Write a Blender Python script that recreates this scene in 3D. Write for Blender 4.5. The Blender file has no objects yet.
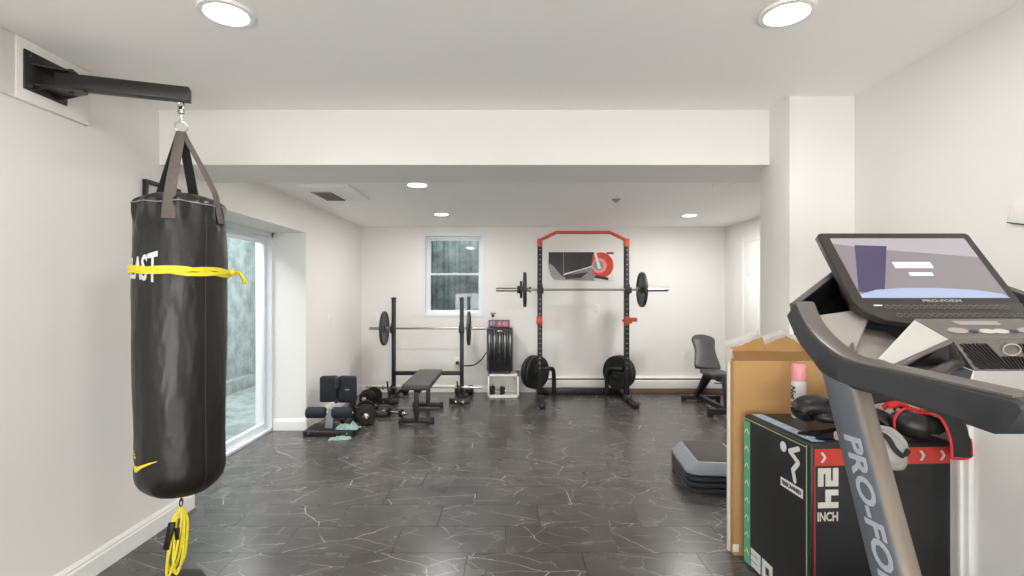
import bpy, bmesh, math, random
from mathutils import Vector, Matrix, noise
random.seed(7)
PI = math.pi
S = bpy.context.scene
COL = S.collection
V = Vector

# ------------------------------------------------------------------ helpers
def P(x, y, Y):
    """point seen at photo pixel x,y that stands Y metres in front of the camera"""
    return V(((x-508)/500*Y, Y, 1.4-(y-292)/500*Y))

def frame(d, up=V((0, 0, 1))):
    d = V(d).normalized()
    if abs(d.dot(up)) > .98: up = V((0, 1, 0))
    x = up.cross(d).normalized(); y = d.cross(x)
    return Matrix((x, y, d)).transposed().to_4x4()

def catmull(pts, n=6, closed=False):
    pts = [V(p) for p in pts]; out = []
    m = len(pts)
    for i in range(m if closed else m-1):
        if closed: p0, p1, p2, p3 = pts[(i-1) % m], pts[i], pts[(i+1) % m], pts[(i+2) % m]
        else: p0, p1, p2, p3 = pts[max(i-1, 0)], pts[i], pts[i+1], pts[min(i+2, m-1)]
        for k in range(n):
            t = k/n
            out.append(.5*((2*p1)+(p2-p0)*t+(2*p0-5*p1+4*p2-p3)*t*t+(3*p1-p0-3*p2+p3)*t**3))
    if not closed: out.append(pts[-1])
    return out

W = {}   # world position of each object while building
class MB:
    def __init__(s, M=None):
        s.bm = bmesh.new(); s.M = M or Matrix(); s.mi = 0
    def _fin(s, verts, faces):
        for f in faces: f.material_index = s.mi
        if s.M != Matrix():
            bmesh.ops.transform(s.bm, matrix=s.M, verts=verts)
        return s
    def box(s, lo, hi, bev=0, rot=None, seg=2):
        lo, hi = V(lo), V(hi); c = (lo+hi)/2; d = hi-lo
        M = Matrix.Translation(c)
        if rot is not None: M = M @ rot
        M = M @ Matrix.Diagonal((abs(d.x), abs(d.y), abs(d.z), 1))
        n0 = set(s.bm.faces)
        r = bmesh.ops.create_cube(s.bm, size=1, matrix=M)
        if bev:
            es = list({e for v in r['verts'] for e in v.link_edges})
            bmesh.ops.bevel(s.bm, geom=es, offset=bev, segments=seg, affect='EDGES', profile=.5)
        fs = [f for f in s.bm.faces if f not in n0]
        return s._fin(list({v for f in fs for v in f.verts}), fs)
    def bar(s, p1, p2, w, h, bev=0, up=V((0, 0, 1))):
        p1, p2 = V(p1), V(p2); L = (p2-p1).length
        M = Matrix.Translation((p1+p2)/2) @ frame(p2-p1, up)
        n0 = set(s.bm.faces)
        r = bmesh.ops.create_cube(s.bm, size=1, matrix=M @ Matrix.Diagonal((w, h, L, 1)))
        if bev:
            es = list({e for v in r['verts'] for e in v.link_edges})
            bmesh.ops.bevel(s.bm, geom=es, offset=bev, segments=2, affect='EDGES', profile=.5)
        fs = [f for f in s.bm.faces if f not in n0]
        return s._fin(list({v for f in fs for v in f.verts}), fs)
    def rings(s, rings, cap=True, closed=False):
        """loft over lists of points (each ring the same count)"""
        bm = s.bm; vr = [[bm.verts.new(p) for p in r] for r in rings]; fs = []
        n = len(vr[0]); m = len(vr)
        for i in range(m if closed else m-1):
            a, b = vr[i], vr[(i+1) % m]
            for k in range(n):
                fs.append(bm.faces.new((a[k], a[(k+1) % n], b[(k+1) % n], b[k])))
        if cap and not closed:
            fs.append(bm.faces.new(vr[0][::-1])); fs.append(bm.faces.new(vr[-1]))
        return s._fin([v for r in vr for v in r], fs)
    def cyl(s, p1, p2, r1, r2=None, seg=20, bev=0):
        r2 = r1 if r2 is None else r2
        p1, p2 = V(p1), V(p2); F = frame(p2-p1).to_3x3(); d = (p2-p1).normalized()
        prof = [(r1, 0), (r2, (p2-p1).length)]
        if bev: L = prof[1][1]; prof = [(r1-bev, 0), (r1, bev), (r2, L-bev), (r2-bev, L)]
        return s.rings([[p1+d*z+F @ V((r*math.cos(2*PI*k/seg), r*math.sin(2*PI*k/seg), 0)) for k in range(seg)] for r, z in prof])
    def lathe(s, prof, at=(0, 0, 0), axis=(0, 0, 1), seg=32, cap=True, closed=False):
        F = frame(axis).to_3x3(); d = V(axis).normalized(); o = V(at)
        return s.rings([[o+d*z+F @ V((r*math.cos(2*PI*k/seg), r*math.sin(2*PI*k/seg), 0)) for k in range(seg)] for r, z in prof], cap, closed)
    def tube(s, pts, r, seg=10, n=6, closed=False, smooth=True):
        pts = catmull(pts, n, closed) if smooth else [V(p) for p in pts]
        m = len(pts); R = []; nrm = None
        for i, p in enumerate(pts):
            if closed: d = (pts[(i+1) % m]-pts[i-1]).normalized()
            else: d = (pts[min(i+1, m-1)]-pts[max(i-1, 0)]).normalized()
            if nrm is None:
                nrm = frame(d).to_3x3() @ V((1, 0, 0))
            nrm = (nrm-d*nrm.dot(d)).normalized(); b = d.cross(nrm)
            rr = r(i/(m-1)) if callable(r) else r
            R.append([p+nrm*rr*math.cos(2*PI*k/seg)+b*rr*math.sin(2*PI*k/seg) for k in range(seg)])
        return s.rings(R, True, closed)
    def sweep(s, pts, w, t, side, n=6, closed=False, smooth=True):
        """flat strap of width w and thickness t; side = width direction (vector or function of 0..1)"""
        pts = catmull(pts, n, closed) if smooth else [V(p) for p in pts]
        m = len(pts); R = []
        for i, p in enumerate(pts):
            if closed: d = (pts[(i+1) % m]-pts[i-1]).normalized()
            else: d = (pts[min(i+1, m-1)]-pts[max(i-1, 0)]).normalized()
            u = i/max(m-1, 1); sd = V(side(u) if callable(side) else side)
            sd = (sd-d*sd.dot(d)).normalized(); nn = d.cross(sd)
            ww = w(u) if callable(w) else w
            R.append([p+sd*a*ww/2+nn*b*t/2 for a, b in ((-1, -.6), (-.9, -1), (.9, -1), (1, -.6), (1, .6), (.9, 1), (-.9, 1), (-1, .6))])
        return s.rings(R, True, closed)
    def blob(s, pts, rad, up=V((0, 0, 1)), seg=20, n=5, bumps=0, seed=0):
        """soft loft: pts on the spine, rad = (side, up) half sizes for each; rounded ends"""
        sp = catmull(pts, n); rr = catmull([V((a, b, 0)) for a, b in rad], n); R = []; m = len(sp)
        for i, p in enumerate(sp):
            d = (sp[min(i+1, m-1)]-sp[max(i-1, 0)]).normalized()
            x = V(up).cross(d).normalized(); y = d.cross(x)
            ring = []
            for k in range(seg):
                a = 2*PI*k/seg
                q = x*max(rr[i].x, .001)*math.cos(a)+y*max(rr[i].y, .001)*math.sin(a)
                pt = p+q
                if bumps: pt = p+q*(1+bumps*noise.noise(pt*38+V((seed, 0, 0))))
                ring.append(pt)
            R.append(ring)
        return s.rings(R)
    def prism(s, poly, O, ux, uy, depth):
        """polygon (u,v) on the plane O,ux,uy pushed depth along ux x uy"""
        O, ux, uy = V(O), V(ux).normalized(), V(uy).normalized(); nn = ux.cross(uy)
        a = [O+ux*u+uy*v for u, v in poly]
        return s.rings([a, [p+nn*depth for p in a]])
    def quad(s, *pts):
        vs = [s.bm.verts.new(p) for p in pts]; f = s.bm.faces.new(vs)
        return s._fin(vs, [f])
    def grid(s, fn, nu, nv, th=0):
        """fn(u,v)->point; with thickness th along the normal"""
        vs = [[s.bm.verts.new(fn(i/nu, j/nv)) for j in range(nv+1)] for i in range(nu+1)]; fs = []
        for i in range(nu):
            for j in range(nv):
                fs.append(s.bm.faces.new((vs[i][j], vs[i+1][j], vs[i+1][j+1], vs[i][j+1])))
        if th:
            r = bmesh.ops.solidify(s.bm, geom=fs, thickness=th)
            fs = [f for f in set(fs) | {g for g in r['geom'] if isinstance(g, bmesh.types.BMFace)}]
        return s._fin(list({v for f in fs for v in f.verts}), fs)
    def text(s, body, size, fn, depth=.001, shear=0, bold=0, width=1, cut=0, center=True):
        cu = bpy.data.curves.new('t', 'FONT'); cu.body = body; cu.size = size; cu.shear = shear; cu.offset = bold
        cu.extrude = depth/2; cu.resolution_u = 3
        if center: cu.align_x = 'CENTER'; cu.align_y = 'CENTER'
        o = bpy.data.objects.new('t', cu); COL.objects.link(o)
        dg = bpy.context.evaluated_depsgraph_get(); dg.update()
        me = bpy.data.meshes.new_from_object(o.evaluated_get(dg))
        b2 = bmesh.new(); b2.from_mesh(me)
        for c in range(cut):
            bmesh.ops.subdivide_edges(b2, edges=[e for e in b2.edges if e.calc_length() > size*.12], cuts=1)
            bmesh.ops.triangulate(b2, faces=b2.faces[:])
        vm = {v: s.bm.verts.new(fn(v.co.x*width, v.co.y, v.co.z+depth/2)) for v in b2.verts}
        fs = []
        for f in b2.faces:
            try: fs.append(s.bm.faces.new([vm[v] for v in f.verts]))
            except ValueError: pass
        b2.free(); bpy.data.objects.remove(o); bpy.data.curves.remove(cu); bpy.data.meshes.remove(me)
        return s._fin(list(vm.values()), fs)
    def build(s, name, mat, parent=None, smooth=40, **tags):
        bm = s.bm
        bmesh.ops.recalc_face_normals(bm, faces=bm.faces[:])
        lo = V([min(v.co[i] for v in bm.verts) for i in range(3)]); hi = V([max(v.co[i] for v in bm.verts) for i in range(3)])
        c = (lo+hi)/2
        if parent is None: c.z = lo.z
        for v in bm.verts: v.co -= c
        me = bpy.data.meshes.new(name); bm.to_mesh(me); bm.free()
        for m in (mat if isinstance(mat, (list, tuple)) else [mat]): me.materials.append(m)
        if smooth:
            me.shade_smooth(); me.set_sharp_from_angle(angle=math.radians(smooth))
        o = bpy.data.objects.new(name, me); COL.objects.link(o); W[o] = c
        if parent is not None: o.parent = parent; o.location = c-W[parent]
        else: o.location = c
        for k, v in tags.items(): o[k] = v
        return o

def thing(name, label, cat, loc, group=None):
    o = bpy.data.objects.new(name, None); o.empty_display_size = .1; COL.objects.link(o)
    o.location = V(loc); W[o] = V(loc); o['label'] = label; o['category'] = cat
    if group: o['group'] = group
    return o

def dup(root, loc, rz=None, label=None, group=None):
    def cp(o, par):
        c = o.copy(); COL.objects.link(c); c.parent = par
        for ch in list(o.children): cp(ch, c)
        return c
    r = cp(root, None); r.location = V(loc)
    if rz is not None: r.rotation_euler = rz if isinstance(rz, tuple) else (0, 0, rz)
    if label: r['label'] = label
    if group: r['group'] = group
    return r

def struct(mb, name, mat, smooth=30): return mb.build(name, mat, None, smooth, kind='structure')

# ------------------------------------------------------------------ materials
def srgb(r, g, b):
    f = lambda c: ((c/255+.055)/1.055)**2.4 if c/255 > .04045 else c/255/12.92
    return (f(r), f(g), f(b), 1)
def mat(name, rgb, rough=.5, metal=0, var=.06, scale=12, bump=0, bscale=60, spec=.5, emit=None, coat=0, stretch=None):
    m = bpy.data.materials.new(name); m.use_nodes = True; nt = m.node_tree; b = nt.nodes['Principled BSDF']
    c = srgb(*rgb)
    b.inputs['Roughness'].default_value = rough; b.inputs['Metallic'].default_value = metal
    b.inputs['Specular IOR Level'].default_value = spec; b.inputs['Coat Weight'].default_value = coat
    tc = nt.nodes.new('ShaderNodeTexCoord'); mp = nt.nodes.new('ShaderNodeMapping')
    nt.links.new(tc.outputs['Object'], mp.inputs[0])
    if stretch: mp.inputs['Scale'].default_value = stretch
    nz = nt.nodes.new('ShaderNodeTexNoise'); nz.inputs['Scale'].default_value = scale; nz.inputs['Detail'].default_value = 4
    nt.links.new(mp.outputs[0], nz.inputs['Vector'])
    rp = nt.nodes.new('ShaderNodeValToRGB')
    rp.color_ramp.elements[0].position = .3; rp.color_ramp.elements[1].position = .7
    rp.color_ramp.elements[0].color = tuple(x*(1-var) for x in c[:3])+(1,)
    rp.color_ramp.elements[1].color = tuple(min(1, x*(1+var)) for x in c[:3])+(1,)
    nt.links.new(nz.outputs['Fac'], rp.inputs[0]); nt.links.new(rp.outputs[0], b.inputs['Base Color'])
    if bump:
        n2 = nt.nodes.new('ShaderNodeTexNoise'); n2.inputs['Scale'].default_value = bscale; n2.inputs['Detail'].default_value = 3
        nt.links.new(mp.outputs[0], n2.inputs['Vector'])
        bp = nt.nodes.new('ShaderNodeBump'); bp.inputs['Strength'].default_value = bump; bp.inputs['Distance'].default_value = .01
        nt.links.new(n2.outputs['Fac'], bp.inputs['Height']); nt.links.new(bp.outputs[0], b.inputs['Normal'])
    if emit:
        b.inputs['Emission Color'].default_value = srgb(*emit[0]); b.inputs['Emission Strength'].default_value = emit[1]
    return m

M = {}
M['wall'] = mat('white_wall_paint', (234, 232, 228), .6, var=.008, scale=3, bump=.03, bscale=220, spec=.3)
M['ceil'] = mat('white_ceiling_paint', (250, 248, 245), .7, var=.008, scale=3, spec=.2)
M['trim'] = mat('white_trim_paint', (240, 239, 236), .35, var=.01)
M['vinyl'] = mat('white_vinyl_frame', (226, 230, 234), .35, var=.01)
M['board'] = mat('painted_board', (232, 229, 224), .5, var=.015)
M['black'] = mat('black_powder_coat', (30, 29, 29), .42, var=.1, bump=.02, bscale=300)
M['steelblk'] = mat('dark_bracket_steel', (46, 43, 41), .38, .3, var=.12)
M['rubber'] = mat('black_rubber', (27, 27, 28), .6, var=.15, bump=.05, bscale=200)
M['iron'] = mat('grey_cast_iron', (56, 57, 57), .5, .35, var=.15, bump=.06, bscale=160)
M['chrome'] = mat('chrome', (200, 198, 195), .2, 1, var=.03)
M['barsteel'] = mat('brushed_bar_steel', (165, 160, 155), .32, 1, var=.05)
M['orange'] = mat('orange_red_powder_coat', (196, 78, 54), .4, var=.06)
M['leather'] = mat('black_vinyl_leather', (25, 22, 20), .42, var=.18, scale=7, bump=.12, bscale=45, coat=.08)
M['leather2'] = mat('black_glove_leather', (28, 26, 25), .42, var=.2, scale=9, bump=.15, bscale=60, coat=.05)
M['padblk'] = mat('charcoal_bench_vinyl', (68, 66, 66), .45, var=.07, bump=.05, bscale=150)
M['foam'] = mat('navy_black_foam', (34, 35, 44), .8, var=.1, bump=.2, bscale=220)
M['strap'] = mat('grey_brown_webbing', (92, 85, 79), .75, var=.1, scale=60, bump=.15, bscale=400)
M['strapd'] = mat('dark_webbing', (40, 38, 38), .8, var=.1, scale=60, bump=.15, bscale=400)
M['yellow'] = mat('yellow_elastic', (238, 220, 44), .5, var=.07, scale=70)
M['white'] = mat('white_print', (226, 226, 224), .5, var=.03)
M['cream'] = mat('cream_print', (206, 204, 196), .5, var=.03)
M['silver'] = mat('silver_lettering', (178, 184, 194), .4, var=.03)
M['clothwhite'] = mat('pale_grey_leather', (166, 162, 158), .5, var=.06, bump=.1, bscale=50)
M['mint'] = mat('mint_cloth', (188, 212, 208), .9, var=.2, scale=26, bump=.3, bscale=60)
M['stepgrey'] = mat('grey_step_plastic', (136, 141, 147), .5, var=.04)
M['steptop'] = mat('dark_rubber_mat', (74, 71, 68), .85, var=.08, bump=.25, bscale=300)
M['riser'] = mat('slate_step_plastic', (48, 50, 54), .42, var=.05)
M['card'] = mat('brown_cardboard', (189, 148, 96), .8, var=.04, scale=5, bump=.03, bscale=120)
M['cardlight'] = mat('light_cardboard', (214, 172, 112), .8, var=.06, scale=8)
M['paper'] = mat('torn_white_paper', (238, 234, 226), .8, var=.03, bump=.1)
M['edgewhite'] = mat('white_foam_edge', (232, 228, 218), .8, var=.03)
M['plyo'] = mat('black_box_vinyl', (32, 32, 34), .42, var=.12, scale=4, bump=.05, bscale=40)
M['plyogreen'] = mat('dark_green_vinyl', (26, 44, 38), .45, var=.1)
M['green'] = mat('green_print', (96, 176, 128), .5, var=.04)
M['red'] = mat('red_print', (194, 58, 43), .5, var=.05)
M['redtrim'] = mat('red_trim_cloth', (214, 42, 44), .55, var=.1)
M['bluep'] = mat('pale_blue_print', (160, 192, 214), .5, var=.04)
M['pipe'] = mat('pale_piping', (178, 186, 140), .5, var=.04)
M['pink'] = mat('pink_cap', (240, 158, 162), .35, var=.03)
M['canwhite'] = mat('white_can', (234, 230, 226), .3, var=.02)
M['tgrey'] = mat('blue_grey_treadmill_steel', (100, 105, 112), .5, .1, var=.03)
M['tbronze'] = mat('warm_grey_treadmill_steel', (122, 112, 101), .4, .35, var=.03)
M['tdark'] = mat('charcoal_treadmill_plastic', (58, 59, 62), .5, var=.05, bump=.05, bscale=400)
M['tmid'] = mat('warm_grey_plastic', (100, 95, 90), .38, var=.03)
M['tlight'] = mat('light_grey_plastic', (158, 151, 145), .38, var=.02)
M['tpale'] = mat('pale_silver_plastic', (190, 188, 182), .35, var=.02)
M['tblack'] = mat('black_gloss_plastic', (24, 23, 23), .3, var=.1)
M['bezel'] = mat('dark_bezel', (52, 48, 45), .3, var=.05)
M['appl'] = mat('black_gloss_appliance', (28, 28, 30), .16, var=.1, coat=.5)
M['wood'] = mat('brown_wood_strip', (118, 92, 68), .6, var=.15, scale=8, stretch=(1, 12, 12))
M['knob'] = mat('dark_knob', (40, 38, 38), .3, .4)
M['vent'] = mat('grey_vent_metal', (150, 148, 144), .4, .3)
M['ventdark'] = mat('dark_duct', (66, 64, 62), .7)
M['cable'] = mat('black_cable', (26, 26, 26), .5)
M['beige'] = mat('beige_wrap', (214, 178, 160), .8)
M['posterW'] = mat('poster_white', (226, 226, 222), .4)
M['posterD'] = mat('poster_dark', (50, 42, 44), .35, var=.25, scale=5)
M['posterG'] = mat('poster_grey', (138, 142, 142), .35, var=.2, scale=4)
M['posterR'] = mat('poster_red', (214, 66, 48), .35, var=.15, scale=12)
M['posterP'] = mat('poster_pale_red', (232, 150, 136), .35, var=.1, scale=12)
M['grass'] = None
def concrete(name, a, b, s=1.6):
    m = bpy.data.materials.new(name); m.use_nodes = True; nt = m.node_tree; bs = nt.nodes['Principled BSDF']
    bs.inputs['Roughness'].default_value = .9
    tc = nt.nodes.new('ShaderNodeTexCoord'); nz = nt.nodes.new('ShaderNodeTexNoise'); nz.inputs['Scale'].default_value = s; nz.inputs['Detail'].default_value = 9; nz.inputs['Roughness'].default_value = .72
    nt.links.new(tc.outputs['Object'], nz.inputs['Vector'])
    rp = nt.nodes.new('ShaderNodeValToRGB'); e = rp.color_ramp.elements
    e[0].position = .36; e[0].color = srgb(*a); e[1].position = .6; e[1].color = srgb(*b)
    nt.links.new(nz.outputs['Fac'], rp.inputs[0]); nt.links.new(rp.outputs[0], bs.inputs['Base Color'])
    bp = nt.nodes.new('ShaderNodeBump'); bp.inputs['Strength'].default_value = .4; bp.inputs['Distance'].default_value = .02
    nt.links.new(nz.outputs['Fac'], bp.inputs['Height']); nt.links.new(bp.outputs[0], bs.inputs['Normal'])
    return m
M['conc'] = concrete('bluish_concrete', (66, 79, 79), (114, 128, 126), 4.5)
M['conc2'] = concrete('dim_well_concrete', (56, 70, 72), (116, 130, 128), 3)
def glass(name, tint, refl=.9):
    m = bpy.data.materials.new(name); m.use_nodes = True; nt = m.node_tree; nt.nodes.remove(nt.nodes['Principled BSDF'])
    out = nt.nodes['Material Output']; t = nt.nodes.new('ShaderNodeBsdfTransparent'); t.inputs[0].default_value = tint
    g = nt.nodes.new('ShaderNodeBsdfGlossy'); g.inputs['Roughness'].default_value = .02; g.inputs[0].default_value = (refl, refl, refl, 1)
    fr = nt.nodes.new('ShaderNodeFresnel'); fr.inputs[0].default_value = 1.5
    ge = nt.nodes.new('ShaderNodeNewGeometry'); sb_ = nt.nodes.new('ShaderNodeMath'); sb_.operation = 'SUBTRACT'; sb_.inputs[0].default_value = 1; nt.links.new(ge.outputs['Backfacing'], sb_.inputs[1])
    ml = nt.nodes.new('ShaderNodeMath'); ml.operation = 'MULTIPLY'; nt.links.new(fr.outputs[0], ml.inputs[0]); nt.links.new(sb_.outputs[0], ml.inputs[1])
    mx = nt.nodes.new('ShaderNodeMixShader'); nt.links.new(ml.outputs[0], mx.inputs[0]); nt.links.new(t.outputs[0], mx.inputs[1]); nt.links.new(g.outputs[0], mx.inputs[2])
    nt.links.new(mx.outputs[0], out.inputs[0]); return m
M['glass'] = glass('clear_glass', (.97, .98, .98, 1))

def floor_material():
    m = bpy.data.materials.new('black_marble_tile'); m.use_nodes = True; nt = m.node_tree; N = nt.nodes; L = nt.links
    b = N['Principled BSDF']
    tc = N.new('ShaderNodeTexCoord'); sp = N.new('ShaderNodeSeparateXYZ'); L.new(tc.outputs['Object'], sp.inputs[0])
    def mth(op, a, c=None, d=None):
        n = N.new('ShaderNodeMath'); n.operation = op
        for i, q in enumerate((a, c, d)):
            if q is None: continue
            if isinstance(q, (int, float)): n.inputs[i].default_value = q
            else: L.new(q, n.inputs[i])
        return n.outputs[0]
    PY, PX = .303, .612
    v = mth('DIVIDE', mth('SUBTRACT', sp.outputs['Y'], FY0), PY)
    row = mth('FLOOR', v); fv = mth('SUBTRACT', v, row)
    u = mth('DIVIDE', mth('SUBTRACT', mth('SUBTRACT', sp.outputs['X'], FX0), mth('MULTIPLY', row, .204)), PX)
    colm = mth('FLOOR', u); fu = mth('SUBTRACT', u, colm)
    du = mth('MULTIPLY', mth('MINIMUM', fu, mth('SUBTRACT', 1, fu)), PX)
    dv = mth('MULTIPLY', mth('MINIMUM', fv, mth('SUBTRACT', 1, fv)), PY)
    joint = mth('LESS_THAN', mth('MINIMUM', du, dv), .0022)
    cid = N.new('ShaderNodeCombineXYZ'); L.new(row, cid.inputs[0]); L.new(colm, cid.inputs[1])
    wn = N.new('ShaderNodeTexWhiteNoise'); wn.noise_dimensions = '3D'; L.new(cid.outputs[0], wn.inputs['Vector'])
    off = N.new('ShaderNodeVectorMath'); off.operation = 'SCALE'; off.inputs['Scale'].default_value = 20; L.new(wn.outputs['Color'], off.inputs[0])
    add = N.new('ShaderNodeVectorMath'); add.operation = 'ADD'; L.new(tc.outputs['Object'], add.inputs[0]); L.new(off.outputs[0], add.inputs[1])
    def warp(src, sc, amt):
        nz = N.new('ShaderNodeTexNoise'); nz.inputs['Scale'].default_value = sc; nz.inputs['Detail'].default_value = 5; L.new(src, nz.inputs['Vector'])
        s = N.new('ShaderNodeVectorMath'); s.operation = 'MULTIPLY_ADD'; L.new(nz.outputs['Color'], s.inputs[0]); s.inputs[1].default_value = (amt,)*3; L.new(src, s.inputs[2])
        return s.outputs[0]
    def vein(src, sc, w, stretch, rot):
        mp = N.new('ShaderNodeMapping'); mp.inputs['Scale'].default_value = stretch; mp.inputs['Rotation'].default_value = (0, 0, rot); L.new(src, mp.inputs[0])
        vo = N.new('ShaderNodeTexVoronoi'); vo.feature = 'DISTANCE_TO_EDGE'; vo.voronoi_dimensions = '2D'; vo.inputs['Scale'].default_value = sc; L.new(mp.outputs[0], vo.inputs['Vector'])
        mr = N.new('ShaderNodeMapRange'); mr.inputs['From Min'].default_value = w; mr.inputs['From Max'].default_value = w*.25; L.new(vo.outputs['Distance'], mr.inputs['Value'])
        return mr.outputs[0]
    def mask(src, sc, lo, hi):
        nz = N.new('ShaderNodeTexNoise'); nz.inputs['Scale'].default_value = sc; nz.inputs['Detail'].default_value = 3; L.new(src, nz.inputs['Vector'])
        mr = N.new('ShaderNodeMapRange'); mr.inputs['From Min'].default_value = lo; mr.inputs['From Max'].default_value = hi; L.new(nz.outputs['Fac'], mr.inputs['Value'])
        return mr.outputs[0]
    w1 = warp(add.outputs[0], 4, .13); w2 = warp(add.outputs[0], 9, .07)
    v1 = mth('MULTIPLY', vein(w1, 1.55, .0052, (1, 1.9, 1), .35), mask(add.outputs[0], 3.0, .36, .50))
    v2 = mth('MULTIPLY', vein(w1, 3.4, .0085, (1, 2.2, 1), -.5), mask(add.outputs[0], 4.2, .43, .58))
    vv = mth('MINIMUM', mth('ADD', mth('MULTIPLY', v1, .8), mth('MULTIPLY', v2, .6)), 1)
    cl = N.new('ShaderNodeTexNoise'); cl.inputs['Scale'].default_value = 3.5; cl.inputs['Detail'].default_value = 3; L.new(add.outputs[0], cl.inputs['Vector'])
    rp = N.new('ShaderNodeValToRGB'); rp.color_ramp.elements[0].position = .15; rp.color_ramp.elements[1].position = 1.0
    rp.color_ramp.elements[0].color = srgb(*FC0); rp.color_ramp.elements[1].color = srgb(*FC1); L.new(cl.outputs['Fac'], rp.inputs[0])
    mx = N.new('ShaderNodeMix'); mx.data_type = 'RGBA'; L.new(vv, mx.inputs['Factor']); L.new(rp.outputs[0], mx.inputs['A']); mx.inputs['B'].default_value = srgb(206, 200, 192)
    m2 = N.new('ShaderNodeMix'); m2.data_type = 'RGBA'; L.new(joint, m2.inputs['Factor']); L.new(mx.outputs['Result'], m2.inputs['A']); m2.inputs['B'].default_value = srgb(34, 32, 32)
    L.new(m2.outputs['Result'], b.inputs['Base Color'])
    b.inputs['Roughness'].default_value = .34; b.inputs['Specular IOR Level'].default_value = .5
    rr = N.new('ShaderNodeMapRange'); rr.inputs['To Min'].default_value = .2; rr.inputs['To Max'].default_value = .32; L.new(cl.outputs['Fac'], rr.inputs['Value']); L.new(rr.outputs[0], b.inputs['Roughness'])
    bp = N.new('ShaderNodeBump'); bp.inputs['Strength'].default_value = .25; bp.inputs['Distance'].default_value = .002; bp.invert = True
    L.new(joint, bp.inputs['Height']); L.new(bp.outputs[0], b.inputs['Normal'])
    return m
FC0, FC1 = (56, 53, 52), (98, 93, 90)

# ------------------------------------------------------------------ the room
XL, XR, XB, YB = -2.05, 1.893, 3.04, 7.0
CF, CB, BZ = 2.47, 2.312, 2.148
fl = MB().box((-2.56, -2.7, -.1), (3.2, 7.2, 0))
o = struct(fl, 'floor', M['wall'])
FY0 = 2.684-W[o].y; FX0 = -.013-W[o].x
o.data.materials[0] = floor_material()
w = MB()
w.box((-2.56, -2.7, 0), (XL, 3.247, CF)); w.box((-2.56, 3.247, 2.0), (XL, 5.07, CF)); w.box((-2.56, 5.07, 0), (XL, 7.0, CF))
struct(w, 'wall_left', M['wall'])
WX0, WX1, WZ0, WZ1 = -1.155, -.37, 1.09, 2.185
w = MB(); w.box((-2.56, YB, 0), (WX0, YB+.2, 2.6)); w.box((WX1, YB, 0), (3.2, YB+.2, 2.6)); w.box((WX0, YB, 0), (WX1, YB+.2, WZ0)); w.box((WX0, YB, WZ1), (WX1, YB+.2, 2.6))
struct(w, 'wall_back', M['wall'])
w = MB(); w.box((XB, 3.0, 0), (XB+.14, YB, 2.6)); struct(w, 'wall_right', M['wall'])
w = MB(); w.box((XR, -2.7, 0), (XR+.14, 2.74, CF)); struct(w, 'wall_front_right', M['wall'])
w = MB(); w.box((1.537, 2.73, 0), (2.1, 3.05, 2.6), .004); struct(w, 'wall_column', M['wall'])
w = MB(); w.box((2.1, 2.9, 0), (3.2, 3.05, 2.6)); struct(w, 'wall_divider', M['wall'])
w = MB(); w.box((-2.56, -2.84, 0), (-1.85, -2.7, CF)); w.box((1.65, -2.84, 0), (2.04, -2.7, CF)); w.box((-1.85, -2.84, 1.4), (1.65, -2.7, CF)); w.box((-1.85, -2.84, 0), (1.65, -2.7, .06))
struct(w, 'wall_front', M['wall'])
# wide window added in the unseen wall behind the camera to brighten the ceilings
m = MB(); m.box((-1.85, -2.82, .06), (1.65, -2.74, .11)); m.box((-1.85, -2.82, 1.35), (1.65, -2.74, 1.4))
for x in (-1.85, -.99, -.13, .73, 1.59): m.box((x, -2.82, .11), (x+.06, -2.74, 1.35))
w3 = struct(m, 'added_window', M['vinyl'])
for k in range(4): MB().box((-1.79+.86*k, -2.785, .11), (-.99+.86*k, -2.779, 1.35)).build('pane', M['glass'], w3)
w = MB(); w.box((-2.56, -2.84, CF), (2.1, 3.0, CF+.12)); w.box((-2.56, 3.3, CB), (3.2, 7.2, CF+.12)); struct(w, 'ceiling', M['ceil'])
w = MB(); w.box((XL, 2.94, BZ), (XB, 3.42, CF)); struct(w, 'ceiling_beam', M['wall'])
w = MB(); w.box((1.557, 3.42, BZ), (XB, 3.80, CB+.02)); struct(w, 'ceiling_soffit', M['ceil'])

def baseboard(name, p1, p2, nrm, h=.118):
    mb = MB(); nrm = V(nrm); p1, p2 = V(p1), V(p2)
    prof = [(0, 0), (.016, 0), (.016, h*.72), (.012, h*.78), (.012, h*.86), (.006, h*.95), (.004, h), (0, h)]
    mb.rings([[p+nrm*a+V((0, 0, z)) for a, z in prof] for p in (p1, p2)])
    return struct(mb, name, M['trim'], 20)
baseboard('baseboard_left', (XL, -2.7, 0), (XL, 3.247, 0), (1, 0, 0))
baseboard('baseboard_reveal', (-2.38, 5.07, 0), (XL, 5.07, 0), (0, -1, 0))
baseboard('baseboard_back_left', (XL, 5.054, 0), (XL, YB, 0), (1, 0, 0))
baseboard('baseboard_back', (XL+.017, YB, 0), (.42, YB, 0), (0, -1, 0), .1)
baseboard('baseboard_right', (XB, 3.05, 0), (XB, 5.5, 0), (-1, 0, 0))
baseboard('baseboard_front_right', (XR, 2.73, 0), (XR, 2.15, 0), (-1, 0, 0))
# vertical white casing low on the right wall
mb = MB(); mb.box((XR-.022, 2.03, 0), (XR, 2.13, 1.3), .004); mb.box((XR-.034, 2.055, 0), (XR-.02, 2.075, 1.3), .003)
struct(mb, 'trim_1', M['trim'])

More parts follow.
